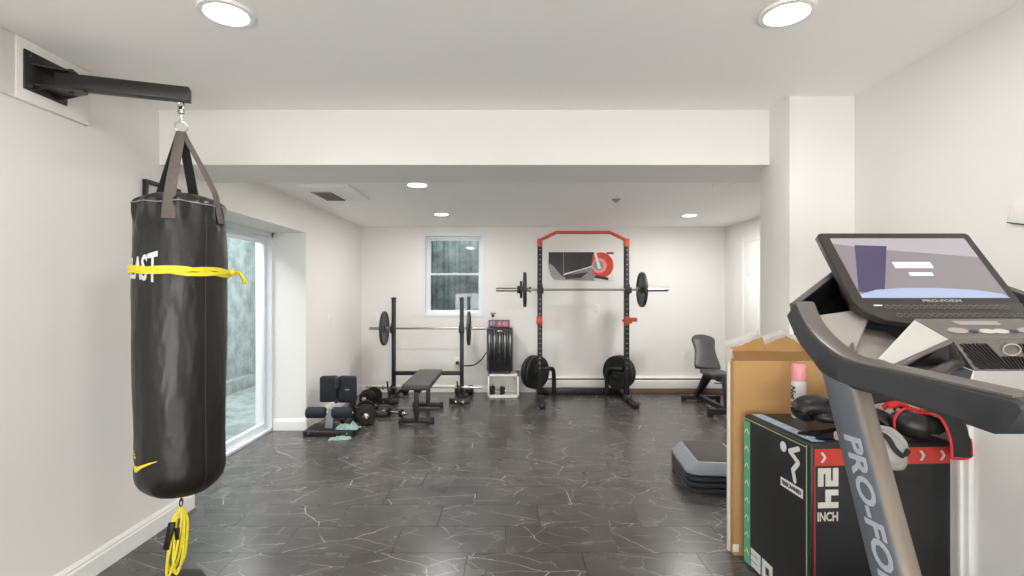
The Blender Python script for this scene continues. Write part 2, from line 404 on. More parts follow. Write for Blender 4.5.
# sliding glass door in the deep reveal
door = MB()
Y0, Y1, XD = 3.247, 5.07, -2.43
door.box((XD-.06, Y0, 0), (XD+.05, Y0+.035, 2.0)); door.box((XD-.06, Y1-.035, 0), (XD+.05, Y1, 2.0))
door.box((XD-.06, Y0, 1.955), (XD+.05, Y1, 2.0)); door.box((XD-.06, Y0, 0), (XD+.05, Y1, .03), .004)
door.box((XD+.012, Y0+.03, .028), (XD+.018, Y1-.03, .045)); door.box((XD-.022, Y0+.03, .028), (XD-.016, Y1-.03, .045))
d1 = struct(door, 'door_1', M['vinyl'])
def sash(ya, yb, x, nm='sash'):
    m = MB(); z0, z1 = .035, 1.955; t = .034
    m.box((x-.018, ya, z0), (x+.018, ya+t, z1), .003); m.box((x-.018, yb-t, z0), (x+.018, yb, z1), .003)
    m.box((x-.018, ya+t, z1-.07), (x+.018, yb-t, z1)); m.box((x-.018, ya+t, z0), (x+.018, yb-t, z0+.055))
    f = m.build(nm, M['vinyl'], d1)
    MB().box((x-.003, ya+t-.005, z0+.05), (x+.003, yb-t+.005, z1-.06)).build('pane', M['glass'], f)
    return f
sash(Y0+.035, 4.22, XD+.02); f = sash(4.14, Y1-.035, XD-.025)
MB().box((XD+.04, 4.165, .95), (XD+.058, 4.2, 1.12), .006).build('door_handle', M['trim'], d1)
# the concrete well outside the sliding door
mb = MB(); mb.box((-4.3, 1.5, -.2), (-4.1, 8.4, 3.1)); mb.box((-4.1, 8.2, -.2), (-2.56, 8.4, 3.1)); mb.box((-4.1, 1.5, -.2), (-2.56, 1.7, 3.1))
struct(mb, 'wall_outside', M['conc'])
mb = MB(); mb.box((-4.1, 1.7, -.2), (-2.56, 8.2, -.06)); mb.box((-4.1, 1.8, -.06), (-3.95, 8.1, .12), .01); struct(mb, 'trim_well_floor', M['conc'])
# window in the back wall
wn = MB(); YW = YB+.07
wn.box((WX0-.035, YB-.012, WZ0-.035), (WX0, YB-.001, WZ1+.035)); wn.box((WX1, YB-.012, WZ0-.035), (WX1+.035, YB-.001, WZ1+.035))
wn.box((WX0, YB-.0115, WZ1), (WX1, YB-.001, WZ1+.035)); wn.box((WX0, YB-.0115, WZ0-.035), (WX1, YB-.001, WZ0))
for a, b_, c, d_ in ((WX0, WX0+.034, WZ0, WZ1), (WX1-.022, WX1, WZ0, WZ1), (WX0+.034, WX1-.022, WZ0, WZ0+.03), (WX0+.034, WX1-.022, WZ1-.03, WZ1)):
    wn.box((a, YW, c), (b_, YW+.08, d_), .002)
w1 = struct(wn, 'window_1', M['vinyl'])
def wsash(z0, z1, y):
    m = MB(); xa, xb = WX0+.034, WX1-.022; t = .024
    m.box((xa, y, z0), (xa+t, y+.03, z1)); m.box((xb-t, y, z0), (xb, y+.03, z1)); m.box((xa+t, y, z0), (xb-t, y+.03, z0+t)); m.box((xa+t, y, z1-t), (xb-t, y+.03, z1))
    f = m.build('window_sash', M['vinyl'], w1)
    MB().box((xa+t-.004, y+.012, z0+t-.004), (xb-t+.004, y+.018, z1-t+.004)).build('pane', M['glass'], f)
ZM = 1.4+18/500*7.07
wsash(WZ0+.03, ZM+.012, YW+.01); wsash(ZM-.016, WZ1-.03, YW+.045)
MB().box((-.78, YW-.01, ZM-.005), (-.72, YW+.012, ZM+.018), .004).build('sash_lock', M['vinyl'], w1)
mb = MB(); mb.box((-1.9, 7.9, .6), (.5, 8.05, 3.4)); mb.box((-1.9, 7.2, .6), (-1.75, 7.95, 3.4)); mb.box((.3, 7.2, .6), (.45, 7.95, 3.4)); mb.box((-1.9, 7.2, .6), (.5, 7.95, .75))
for k in range(12): mb.cyl((-1.7+k*.18, 7.9, .7), (-1.7+k*.18, 7.9, 3.4), .04, seg=10)
struct(mb, 'wall_window_well', M['conc2'])
# bifold closet door on the right wall of the back room
dr = MB()
dr.box((XB-.02, 6.41, 0), (XB, 6.47, 2.09), .003); dr.box((XB-.02, 5.19, 0), (XB, 5.25, 2.09), .003); dr.box((XB-.02, 5.25, 2.03), (XB, 6.41, 2.09), .003)
d2 = struct(dr, 'door_2', M['trim'])
for k in range(3):
    ya = 6.41-.385*(k+1)+.002; yb = 6.41-.385*k-.002
    m = MB(); m.box((XB-.012, ya, .02), (XB-.002, yb, 2.03), .001)
    for z0, z1 in ((.15, .75), (.85, 1.5), (1.6, 1.9)):
        m.box((XB-.018, ya+.07, z0), (XB-.01, yb-.07, z1), .004); 
    lf = m.build('door_leaf', M['trim'], d2)
    if k == 0: MB().lathe([(.004, 0), (.006, .012), (.018, .02), (.02, .03), (.012, .04)], (XB-.015, ya+.03, .89), (-1, 0, 0), 16).build('door_knob', M['knob'], lf)

# electric baseboard heater and the bare wood strip under it
h = thing('baseboard_heater', 'long white baseboard heater along the back wall behind the squat rack', 'heater', (1.75, YB-.04, .055))
MB().rings([[V((x, YB-a, z)) for a, z in ((.001, .06), (.06, .06), (.065, .075), (.065, .165), (.05, .185), (.05, .2), (.03, .225), (.001, .225))] for x in (.47, 2.98)]).build('housing', M['trim'], h, 25)
MB().box((.5, YB-.058, .182), (2.95, YB-.045, .199)).build('air_slot', M['ventdark'], h)
for x in (.44, 2.98): MB().box((x, YB-.07, .055), (x+.04, YB, .23), .006).build('end_cap', M['trim'], h)
mb = MB().box((.44, YB-.075, 0), (3.02, YB, .05), .003); struct(mb, 'trim_2', M['wood'])

# ------------------------------------------------------------------ lights
def emis(name, rgb, s):
    m = bpy.data.materials.new(name); m.use_nodes = True; nt = m.node_tree; nt.nodes.remove(nt.nodes['Principled BSDF'])
    e = nt.nodes.new('ShaderNodeEmission'); e.inputs[0].default_value = srgb(*rgb); e.inputs[1].default_value = s
    nt.links.new(e.outputs[0], nt.nodes['Material Output'].inputs[0]); return m
M['lamp'] = emis('lamp_diffuser', (255, 251, 244), 9)
POWER = 7.5
def recessed(x, y, z, label, grp, power=POWER):
    t = thing('recessed_light', label, 'ceiling light', (x, y, z-.012), grp)
    MB().lathe([(.078, 0), (.098, .001), (.1, .006), (.098, .012), (.078, .012)], (x, y, z-.012), closed=True, cap=False).build('trim_ring', M['trim'], t)
    MB().lathe([(.0005, -.006), (.04, -.005), (.078, -.001), (.0785, .008)], (x, y, z-.012)).build('diffuser', M['lamp'], t)
    ld = bpy.data.lights.new('lamp', 'AREA'); ld.shape = 'DISK'; ld.size = .15; ld.energy = power; ld.color = (1, .982, .96)
    lo = bpy.data.objects.new('lamp', ld); COL.objects.link(lo); lo.parent = t; lo.location = (0, 0, -.02)
    return t
g1 = 'recessed lights in the front ceiling'
recessed(-1.075, 1.91, CF, 'round recessed ceiling light near the punching bag, left one of the front pair', g1, 4.5)
recessed(1.065, 1.91, CF, 'round recessed ceiling light above the treadmill, right one of the front pair', g1, 4.5)
for x in (-1.075, 1.065):
    for y in (.35, -1.3): recessed(x, y, CF, 'round recessed ceiling light added out of view behind the camera', g1)  # extra lamps added out of view to light the front room
g2 = 'recessed lights in the back ceiling'
recessed(-.765, 4.22, CB, 'small recessed ceiling light closest to the beam in the back area', g2, 18)
recessed(-.775, 5.82, CB, 'recessed ceiling light just in front of the back window', g2, 18)
recessed(2.14, 5.9, CB, 'recessed ceiling light at the right of the back area above the adjustable bench', g2, 18)
recessed(2.14, 4.25, CB, 'recessed ceiling light hidden behind the dropped soffit', g2, 18)
W_ = bpy.data.worlds.new('sky'); S.world = W_; W_.use_nodes = True
W_.node_tree.nodes['Background'].inputs[0].default_value = (1, .993, .985, 1); W_.node_tree.nodes['Background'].inputs[1].default_value = 10.5

def portal(loc, rot, sx, sy):
    ld = bpy.data.lights.new('portal', 'AREA'); ld.shape = 'RECTANGLE'; ld.size = sx; ld.size_y = sy; ld.cycles.is_portal = True
    lo = bpy.data.objects.new('portal', ld); COL.objects.link(lo); lo.location = loc; lo.rotation_euler = rot
portal((-.1, -2.83, .73), (PI/2, 0, 0), 3.5, 1.34)
portal((-3.33, 4.95, 3.1), (0, 0, 0), 1.54, 6.5)
portal((-.7, 7.5, 3.4), (0, 0, 0), 2.4, .9)

# ceiling vent and sensor
v = thing('ceiling_vent', 'white ceiling vent box with grey slotted grille left of the back area lights', 'vent', (-1.54, 4.53, CB-.03))
MB().box((-1.76, 4.22, CB-.024), (-1.345, 4.86, CB), .006).build('housing', M['trim'], v)
m = MB(); m.box((-1.745, 4.44, CB-.028), (-1.575, 4.82, CB-.022)); m.build('duct_opening', M['ventdark'], v)
m = MB()
for k in range(8): m.box((-1.74+k*.0215, 4.45, CB-.034), (-1.733+k*.0215, 4.81, CB-.028), rot=Matrix.Rotation(.4, 4, 'Y'))
m.box((-1.75, 4.435, CB-.033), (-1.57, 4.445, CB-.024)); m.box((-1.75, 4.815, CB-.033), (-1.57, 4.825, CB-.024))
m.build('grille', M['vent'], v)
s_ = MB().lathe([(.0005, -.03), (.02, -.028), (.024, -.015), (.045, -.006), (.045, 0)], (1.063, 4.92, CB)).build('smoke_sensor', M['vent'], None, label='small dark round sensor on the back ceiling above the squat rack', category='sensor')

def wallplate(name, x, y, z, face, label, cat, kind='outlet'):
    t = thing(name, label, cat, (x, y, z-.06))
    if face == 'back': B = Matrix.Translation((x, y, z)) @ Matrix.Rotation(0, 4, 'Z')
    else: B = Matrix.Translation((x, y, z)) @ Matrix.Rotation(PI/2, 4, 'Z')
    MB(B).box((-.036, -.006, -.058), (.036, 0, .058), .002).build('cover_plate', M['trim'], t)
    if kind == 'outlet':
        for s in (-1, 1): MB(B).box((-.017, -.009, s*.02-.013), (.017, -.005, s*.02+.013), .003).build('socket', M['board'], t)
    else: MB(B).box((-.016, -.011, -.032), (.016, -.005, .032), .003).build('rocker', M['board'], t)
wallplate('light_switch', XL, 5.73, 1.08, 'left', 'white light switch on the left wall of the back area', 'switch', 'switch')
wallplate('wall_outlet', -1.855, YB, 1.05, 'back', 'white wall plate on the back wall left of the bench rack', 'outlet')
wallplate('wall_outlet', 1.246, YB, 1.17, 'back', 'white wall plate on the back wall framed by the squat rack', 'outlet')
wallplate('wall_outlet', -.715, YB, .43, 'back', 'white wall outlet low on the back wall with a black plug in it', 'outlet')

# ------------------------------------------------------------------ punching bag and its wall arm
mb = MB(); mb.box((XL, 2.065, 2.205), (XL+.02, 2.43, CF-.004), .003)
mb.build('mounting_board', M['board'], None, label='white painted mounting board on the left wall behind the bag bracket', category='board')
mb = MB(); mb.box((XL, .6, 2.205), (XL+.014, 2.063, CF-.004), .003)
mb.build('mounting_board', M['board'], None, label='long white board high on the left wall, cut off by the left frame edge', category='board')
AP, AE = V((-1.93, 2.19, 2.325)), V((-1.517, 2.36, 2.325))
AP.z = 2.325
br = thing('wall_bracket', 'dark steel swing arm bracket bolted high on the left wall holding the punching bag', 'bracket', (XL+.02, 2.19, 2.25))
MB().box((XL+.02, 2.092, 2.253), (XL+.029, 2.296, 2.42), .002).build('wall_plate', M['steelblk'], br)
for y, z in ((2.115, 2.40), (2.273, 2.40), (2.115, 2.274), (2.273, 2.274)):
    MB().lathe([(.010, 0), (.010, .005), (.007, .009), (.0005, .01)], (XL+.028, y, z), (1, 0, 0), 6).build('bolt', M['iron'], br)
for z in (2.368, 2.283):
    poly = [(XL+.028, 2.12), (XL+.028, 2.265)]+[((-1.895 if z < 2.3 else -1.94)+.034*math.cos(a), 2.205+.034*math.sin(a)) for a in [PI/2-PI*k/8 for k in range(9)]]
    MB().prism([(a, b) for a, b in poly], (0, 0, z-.004), (1, 0, 0), (0, 1, 0), .008).build('flange', M['steelblk'], br)
for y in (2.13, 2.245):
    MB().prism([(XL+.028, 2.262), (XL+.045, 2.262), (XL+.07, 2.268), (XL+.10, 2.275), (XL+.12, 2.281), (XL+.028, 2.281)], (0, y, 0), (1, 0, 0), (0, 0, 1), -.007).build('gusset', M['steelblk'], br)
MB().cyl((-1.925, 2.205, 2.272), (-1.925, 2.205, 2.380), .010).build('pivot_bolt', M['iron'], br)
adir = (V((-1.517, 2.36, 0))-V((-2.0, 2.2, 0))).normalized()
MB().bar(V((-1.98, 2.195, 2.326)), V((-1.500, 2.361, 2.328)), .052, .064, .004).build('arm', M['steelblk'], br)
BX, BY = -1.537, 2.352
ZBOT = .47
bag = thing('punching_bag', 'tall black leather punching bag hanging by four grey straps from the wall arm', 'punching bag', (BX, BY, ZBOT))
CAMA = math.atan2(-BY, -BX)
R0 = .186; ZBOT = .47
def bag_r(z, a):
    t = (z-ZBOT)/(1.862-ZBOT)
    r = R0
    if z < .59:
        q = (.59-z)/(.59-ZBOT); r = R0*(1-.42*q**2.6)
    top = max(0, (z-1.66)/.2)
    r *= 1-.10*min(1, top)**2
    if z > 1.80: q = min(1, (z-1.80)/.062); r *= max(.06, math.sqrt(max(0, 1-q*q*.98)))
    wr = .011*min(1, top*1.3)*(math.sin(a*9+1.2*math.sin(z*20))+.6*math.sin(a*17+z*14))
    wr += .0035*noise.noise(V((math.cos(a)*3, math.sin(a)*3, z*5)))+.002*noise.noise(V((math.cos(a)*9, math.sin(a)*9, z*14)))
    wr += .004*math.sin(a*2+z*5)*(1 if z < 1.7 else .5)
    if z < .53: wr += .0015*math.sin(a*46)*(.53-z)/.06
    return r+wr*(1 if z < 1.82 else max(0, (1.862-z)/.042))
zs = [ZBOT+q for q in (0, .0015, .005, .011, .019, .029, .043, .058, .075)]+[.57+.02*k for k in range(55)]
zs += [1.67+.01*k for k in range(15)]+[1.815, 1.822, 1.83, 1.838, 1.845, 1.851, 1.856, 1.86, 1.862]
zs = sorted(set(z for z in zs if z <= 1.862))
SEG = 144
def bagp(a, z, off=0):
    r = bag_r(z, a)+off
    if z <= ZBOT: r = .55*R0+off
    return V((BX+r*math.cos(a), BY+r*math.sin(a), z))
rg = []
for z in zs: rg.append([bagp(2*PI*k/SEG, z) for k in range(SEG)])
MB().rings(rg).build('bag_body', M['leather'], bag, 60)
# light piping round the shoulder and the stitched side seam
MB().tube([bagp(2*PI*k/60, 1.80+.004*math.sin(5*2*PI*k/60), .002) for k in range(60)], .0028, 6, 2, True).build('shoulder_piping', M['vent'], bag)
sa = CAMA+math.radians(30)
m = MB()
for k in range(110):
    z = .50+k*.0115; m.bar(bagp(sa, z, .001), bagp(sa, z+.005, .001), .003, .002)
m.build('side_stitching', M['strap'], bag, kind='stuff')
RZ = 2.172
for i, da in enumerate((-14, 56, 160, 212)):
    a = CAMA+math.radians(da); tang = V((-math.sin(a), math.cos(a), 0)); out = V((math.cos(a), math.sin(a), 0))
    c0 = V((BX, BY, RZ))+out*.022
    pts = [c0-out*.012-V((0, 0, .020)), c0+out*.006-V((0, 0, .06)), V((BX, BY, 1.98))+out*.10, V((BX, BY, 1.865))+out*.158, bagp(a, 1.81, .007), bagp(a, 1.77, .006), bagp(a, 1.72, .006)]
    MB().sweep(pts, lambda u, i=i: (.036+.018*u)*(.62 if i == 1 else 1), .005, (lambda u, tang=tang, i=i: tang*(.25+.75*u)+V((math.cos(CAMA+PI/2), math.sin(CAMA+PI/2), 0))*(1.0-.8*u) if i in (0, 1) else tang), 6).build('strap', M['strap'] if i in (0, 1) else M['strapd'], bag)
m = MB(); m.tube([V((BX, BY, RZ+.006))+V((math.cos(CAMA+PI/2)*math.cos(t)*.026, math.sin(CAMA+PI/2)*math.cos(t)*.026, math.sin(t)*.024)) for t in [2*PI*k/16 for k in range(16)]], .0035, 8, 2, True)
m.build('ring', M['chrome'], bag)
m = MB(); m.cyl((BX, BY, 2.196), (BX, BY, 2.235), .006); m.lathe([(.006, 0), (.015, .004), (.016, .02), (.009, .028), (.006, .04)], (BX, BY, 2.235), seg=16)
m.tube([V((BX, BY, 2.277))+V((math.cos(t)*.014, 0, math.sin(t)*.015)) for t in [2*PI*k/12 for k in range(12)]], .004, 8, 2, True)
m.build('swivel', M['chrome'], bag)
# lettering that wraps round the bag
aT = CAMA-math.radians(19); LW = .38
def wraptext(x, y, z):
    u = (x+LW/2)/LW               # 0 left .. 1 right end
    a = aT-(LW/2-x)/R0
    arch = .62+.5*abs(2*u-1)**2
    zz = 1.50+y*arch*1.85
    return bagp(a, zz, .0012+z)
m = MB(); m.text('EVERLAST', .11, wraptext, .0012, 0, .002, .66, 2); m.build('lettering', M['white'], bag, 0)
# yellow tick emblem low on the left of the bag
def wrapp(da, z): return bagp(CAMA+math.radians(da), z, .0025)
m = MB()
top = [(-80, 0.662), (-68, 0.637), (-62, 0.634), (-50, 0.647), (-38, 0.660), (-27, 0.668)]
bot = [(-80, 0.632), (-68, 0.607), (-62, 0.610), (-50, 0.634), (-38, 0.652), (-27, 0.666)]
for k in range(5): m.quad(wrapp(*bot[k]), wrapp(*bot[k+1]), wrapp(*top[k+1]), wrapp(*top[k]))
for k in range(3): m.quad(wrapp(-78+k*3, .697-.012*k), wrapp(-70+k*3, .702-.012*k), wrapp(-70+k*3, .694-.012*k), wrapp(-78+k*3, .690-.012*k))
m.build('emblem', M['yellow'], bag, 0)
MB().cyl((BX, BY, .455), (BX, BY, .473), .012).cyl((BX, BY, .415), (BX, BY, .46), .003).tube([V((BX, BY, .41))+V((0, math.cos(t)*.012, math.sin(t)*.018)) for t in [2*PI*k/12 for k in range(12)]], .003, 6, 2, True).build('bottom_hook', M['knob'], bag)

# yellow elastic band knotted round the bag
yb_ = thing('elastic_band', 'yellow elastic band knotted around the middle of the punching bag', 'elastic band', (BX, BY, 1.46))
for j in range(3):
    pts = []
    for k in range(72):
        a = 2*PI*k/72; rel = (a-CAMA+PI) % (2*PI)-PI
        wd = .010+.022*(.5-.5*math.cos(rel*1.0+.9+PI*0)) if rel < .2 else .014
        ph = rel*2.2+j*2*PI/3
        pts.append(bagp(a, 1.494+wd*math.sin(ph)-.004*rel, .008+.003*math.cos(ph)))
    MB().sweep(pts, .017, .005, lambda u: V((0, 0, 1)), 2, True).build('band_loop', M['yellow'], yb_)
ka = CAMA+math.radians(80); kp = bagp(ka, 1.495, .012); rt = V((math.cos(CAMA+PI/2), math.sin(CAMA+PI/2), 0)); cd = V((math.cos(CAMA), math.sin(CAMA), 0))
MB().blob([kp-rt*.012, kp+rt*.004, kp+rt*.018], [(.008, .008), (.017, .017), (.008, .008)], bumps=.3).build('knot', M['yellow'], yb_)
for j in range(2):
    q = kp+rt*.012
    MB().sweep([q, q+rt*.022+V((0, 0, -.002)), q+rt*.038+V((0, 0, -.022-.006*j))+cd*.006*j, q+rt*(.056-.012*j)+V((0, 0, -.055))], lambda u: .016+.012*u, .005, cd*.6+V((0, 0, .6)), 6).build('tail', M['yellow'], yb_)
# yellow elastic cords under the bag, clip and floor weight
yc = thing('bungee_cord', 'bundle of yellow bungee cords hanging under the punching bag', 'bungee cord', (BX, BY, .07))
for j, (dx, sp) in enumerate(((-.02, .020), (-.005, .030), (.004, .016), (-.03, .012))):
    o_ = V((BX, BY, 0)); lean = -.022
    f = lambda s, z: o_+rt*(s+dx*(.39-z)/.3+lean*(.39-z)/.3)+cd*(.01*j*(.39-z)/.3)+V((0, 0, z))
    MB().tube([f(0, .392), f(sp, .33), f(sp*1.2, .22), f(sp, .14), f(0, .1-.006*j), f(-sp, .14), f(-sp*1.1, .22), f(-sp, .33), f(0, .392)], .0052, 8, 5).build('cord', M['yellow'], yc)
MB().tube([o_+V((0, 0, .1))+rt*-.045, o_+V((0, 0, .085))+rt*-.046, o_+V((0, 0, .06))+rt*-.03], .004, 8).build('end_hook', M['knob'], yc)
m = MB(); c = V((BX, BY, 0))+rt*-.035+cd*.012; m.bar(c+V((0, 0, .33)), c+rt*-.022+V((0, 0, .21)), .028, .02, .004); m.bar(c+rt*.02+V((0, 0, .30)), c+rt*.02+V((0, 0, .245)), .02, .016, .003)
m.build('strap_clip', M['knob'], yc)
wp = MB(); hx = [(.10*math.cos(PI/8+k*PI/4), .10*math.sin(PI/8+k*PI/4)) for k in range(8)]
wp.rings([[V((BX+x*s, BY+y*s, z)) for x, y in hx] for s, z in ((.96, 0), (1, .006), (1, .044), (.95, .05))])
ft = wp.build('floor_weight', M['rubber'], None, label='dark flat octagonal weight on the floor under the punching bag', category='weight')
# small black frame on the wall behind the bag
fr = thing('wall_frame', 'small black frame on the left wall half hidden behind the punching bag', 'picture frame', (XL, 2.95, 1.72))
m = MB(); ya, yb, za, zb = 2.80, 3.10, 1.72, 2.035
m.box((XL, ya, za), (XL+.025, ya+.022, zb), .004); m.box((XL, yb-.022, za), (XL+.025, yb, zb), .004); m.box((XL, ya+.02, za), (XL+.025, yb-.02, za+.022), .004); m.box((XL, ya+.02, zb-.022), (XL+.025, yb-.02, zb), .004)
m.build('frame_border', M['black'], fr); MB().box((XL+.001, ya+.02, za+.02), (XL+.008, yb-.02, zb-.02)).build('frame_panel', M['vent'], fr)

# ------------------------------------------------------------------ weights
def plate_prof(R, t, kind='iron', hr=.026):
    if kind == 'iron': return [(hr, -t*.5), (.05, -t*.5), (.055, -t*.2), (R*.80, -t*.2), (R*.86, -t*.5), (R*.985, -t*.5), (R, -t*.38), (R, t*.38), (R*.985, t*.5), (R*.86, t*.5), (R*.80, t*.2), (.055, t*.2), (.05, t*.5), (hr, t*.5)]
    return [(.026, -t*.4), (.075, -t*.4), (.08, -t*.34), (R*.62, -t*.34), (R*.66, -t*.5), (R*.96, -t*.5), (R, -t*.3), (R, t*.3), (R*.96, t*.5), (R*.66, t*.5), (R*.62, t*.34), (.08, t*.34), (.075, t*.4), (.026, t*.4)]
def plate(c, axis, R, t, kind, label, group, seg=48, hr=.0252):
    c = V(c)
    if kind == 'iron':
        return MB().lathe(plate_prof(R, t, 'iron', hr), c, axis, seg, False, True).build('weight_plate', M['iron'], None, label=label, category='weight plate', group=group)
    o = thing('weight_plate', label, 'weight plate', c, group)
    MB().lathe(plate_prof(R, t, 'b'), c, axis, seg, False, True).build('rubber_disc', M['rubber'], o)
    d = V(axis).normalized()
    MB().lathe([(.026, -t*.46), (.062, -t*.46), (.066, -t*.40), (.066, t*.40), (.062, t*.46), (.026, t*.46)], c, axis, 24, False, True).build('steel_hub', M['iron'], o)
    return o
X = V((1, 0, 0))
def barbell(x0, x1, y, z, label, grp, s0, s1, r=.0135, rs=.024):
    o = thing('barbell', label, 'barbell', ((x0+x1)/2, y, z), grp)
    MB().cyl((s0, y, z), (s1, y, z), r, seg=16).build('shaft', M['barsteel'], o)
    for a, b in ((x0, s0), (s1, x1)):
        MB().cyl((a, y, z), (b, y, z), rs, seg=20, bev=.003).build('sleeve', M['barsteel'], o)
    for a, s in ((s0, -1), (s1, 1)):
        MB().cyl((a-.012, y, z), (a+.012, y, z), rs+.012, seg=20, bev=.003).build('inner_collar', M['barsteel'], o)
    return o

# --- bench press stand (left)
YU = 6.5
rk = thing('bench_press_stand', 'black bench press stand with two posts holding a barbell, left on the back wall', 'weight rack', (-1.04, 6.5, 0))
LU, RU = -1.485, -.60
for x in (LU, RU):
    p = MB().bar((x, YU, .05), (x, YU, 1.31), .05, .05, .004).build('upright', M['black'], rk)
    MB().box((x-.028, YU-.028, 1.305), (x+.028, YU+.028, 1.33), .004).build('end_cap', M['rubber'], p)
    m = MB(); m.box((x-.035, YU-.06, .875), (x+.035, YU-.024, .905), .004); m.box((x-.035, YU-.07, .875), (x+.035, YU-.056, .965), .004); m.box((x-.03, YU-.032, .86), (x+.03, YU-.024, 1.0), .003)
    m.build('bar_hook', M['black'], rk)
    MB().bar((x, 6.22, .055), (x, 6.84, .055), .05, .05, .004).build('base_rail', M['black'], rk)
    m = MB(); m.bar((x-.13, 6.2, .045), (x+.13, 6.2, .045), .055, .07, .006); m.build('front_foot', M['black'], rk)
    for s in (-.045, .045): MB().cyl((x+s, 6.17, .05), (x+s, 6.155, .05), .013, seg=12).build('bolt', M['chrome'], rk)
    MB().bar((x-.06, 6.84, .05), (x+.06, 6.84, .05), .05, .05, .004).build('rear_foot', M['black'], rk)
    for s in (-1, 1): MB().cyl((x+s*.05, 6.84, .062), (x+s*.125, 6.84, .062), .062, seg=20, bev=.008).build('foot_cap', M['rubber'], rk)
    m = MB(); m.bar((x-.03, 6.36, .07), (x-.045, 6.33, .27), .02, .02, .003); m.bar((x-.03, 6.36, .07), (x+.01, 6.40, .24), .018, .018, .003)
    m.build('bar_catch', M['iron'], rk)
MB().bar((LU, YU, .347), (RU, YU, .347), .05, .05, .003).build('crossbar', M['black'], rk)
MB().bar((-.47, 6.6, .0), (-.47, 6.6, 1.31), .02, .02, .003)
g = 'barbells in the back area'
barbell(-1.79, -.27, YU-.045, .93, 'thin steel barbell resting on the bench press stand hooks', g, -1.56, -.53, .0125, .018)
barbell(-1.82, -.33, 6.40, .178, 'thin steel bar lying low across the base of the bench press stand', g, -1.6, -.5, .011, .014)
g = 'iron plates on the bench press barbell'
plate((-1.595, YU-.045, .93), X, .222, .03, 'iron', 'grey iron weight plate on the left end of the bench press barbell', g, hr=.0181)
plate((-.505, YU-.045, .93), X, .218, .03, 'iron', 'grey iron weight plate on the right end of the bench press barbell', g, hr=.0181)
# --- flat bench
fb = thing('flat_bench', 'flat weight bench with charcoal vinyl pad in front of the bench press stand', 'bench', (-.97, 5.8, 0))
m = MB(); m.box((-1.12, 5.24, .365), (-.82, 6.30, .43), .022, seg=4); m.build('seat_pad', M['padblk'], fb)
MB().bar((-.97, 5.3, .34), (-.97, 6.25, .34), .06, .045, .004).build('frame_beam', M['black'], fb)
for y, lean in ((5.31, -.02), (6.06, .05)):
    MB().bar((-.97, y, .03), (-.97, y+lean, .35), .045, .05, .004, up=V((0, 1, 0))).build('leg', M['black'], fb)
    f = MB().bar((-1.14, y, .035), (-.80, y, .035), .045, .045, .003).build('foot_bar', M['black'], fb)
    for s in (-1, 1): MB().box((-.97+s*.165-.02, y-.028, 0), (-.97+s*.165+.02, y+.028, .066), .006).build('rubber_foot', M['rubber'], fb)

# --- sissy squat / ankle pad machine at the left wall
sq = thing('squat_machine', 'black leg machine with foam rollers and two square pads by the left wall', 'exercise machine', (-1.72, 5.05, 0))
m = MB(); m.box((-1.99, 4.84, .0), (-1.50, 5.12, .055), .012, seg=3); m.build('base_plate', M['black'], sq)
MB().box((-1.96, 4.86, .055), (-1.56, 5.1, .062), .003).build('grip_mat', M['rubber'], sq)
for x in (-1.93, -1.56): MB().cyl((x, 4.842, .03), (x, 4.834, .03), .01, seg=10).build('bolt', M['chrome'], sq)
m = MB(); m.bar((-1.78, 4.93, .055), (-1.75, 4.95, .24), .05, .03, .004, up=V((0, 1, 0))); m.bar((-1.74, 4.93, .055), (-1.72, 4.95, .255), .02, .04, .004)
m.build('ankle_post', M['stepgrey'], sq)
MB().cyl((-2.0, 4.955, .205), (-1.53, 4.955, .205), .012).build('roller_axle', M['chrome'], sq)
for a, b in ((-1.995, -1.81), (-1.74, -1.55)): MB().cyl((a, 4.955, .205), (b, 4.955, .205), .055, seg=28, bev=.01).build('foam_roller', M['foam'], sq)
m = MB(); m.bar((-1.66, 5.1, .04), (-1.66, 5.62, .04), .06, .05, .004); m.bar((-1.66, 5.35, .04), (-1.66, 5.35, .36), .05, .06, .004); m.bar((-1.66, 5.35, .22), (-1.66, 5.0, .1), .04, .04, .004)
m.build('main_frame', M['black'], sq)
m = MB(); m.bar((-1.66, 5.33, .14), (-1.45, 5.55, .12), .05, .05, .004); m.bar((-1.95, 5.6, .03), (-1.35, 5.6, .03), .05, .05, .004); m.build('side_beam', M['black'], sq)
for s, xc, dz in ((-1, -1.875, 0), (1, -1.682, 0)):
    mm = Matrix.Translation((xc, 5.24, .385)) @ Matrix.Rotation(s*-.18, 4, 'Z')
    MB(mm).box((-.090, -.045, -.135), (.090, .05, .135), .026, seg=4).build('pad', M['foam'], sq)
    if s == 1: MB(mm).box((-.005, -.047, -.004), (.045, -.0445, .004), .001).build('logo_mark', M['silver'], sq, 0)
m = MB(); m.box((-1.80, 5.18, .40), (-1.755, 5.28, .51), .006); m.cyl((-1.775, 5.24, .27), (-1.775, 5.16, .27), .02); m.bar((-1.775, 5.26, .26), (-1.70, 5.33, .24), .04, .04)
m.build('pad_bracket', M['iron'], sq)
def cloth(name, c, w_, d_, h_, material, label, cat, seed, rz=0, nu=26, nv=20, base=0):
    def f(u, v):
        x, y = (u-.5)*w_, (v-.5)*d_
        n1 = noise.noise(V((u*4+seed, v*4, seed))); n2 = noise.noise(V((u*9, v*9+seed, 2.0)))
        e = min(u, 1-u, v, 1-v)
        z = base+h_*max(0, .45+n1*.9+n2*.5)*min(1, e*7)+.003
        x += .18*w_*noise.noise(V((v*3, seed, u))); y += .25*d_*noise.noise(V((u*3, seed+4, v)))
        ca, sa_ = math.cos(rz), math.sin(rz)
        return V(c)+V((x*ca-y*sa_, x*sa_+y*ca, z))
    return MB().grid(f, nu, nv, .003).build(name, material, None, 80, label=label, category=cat)
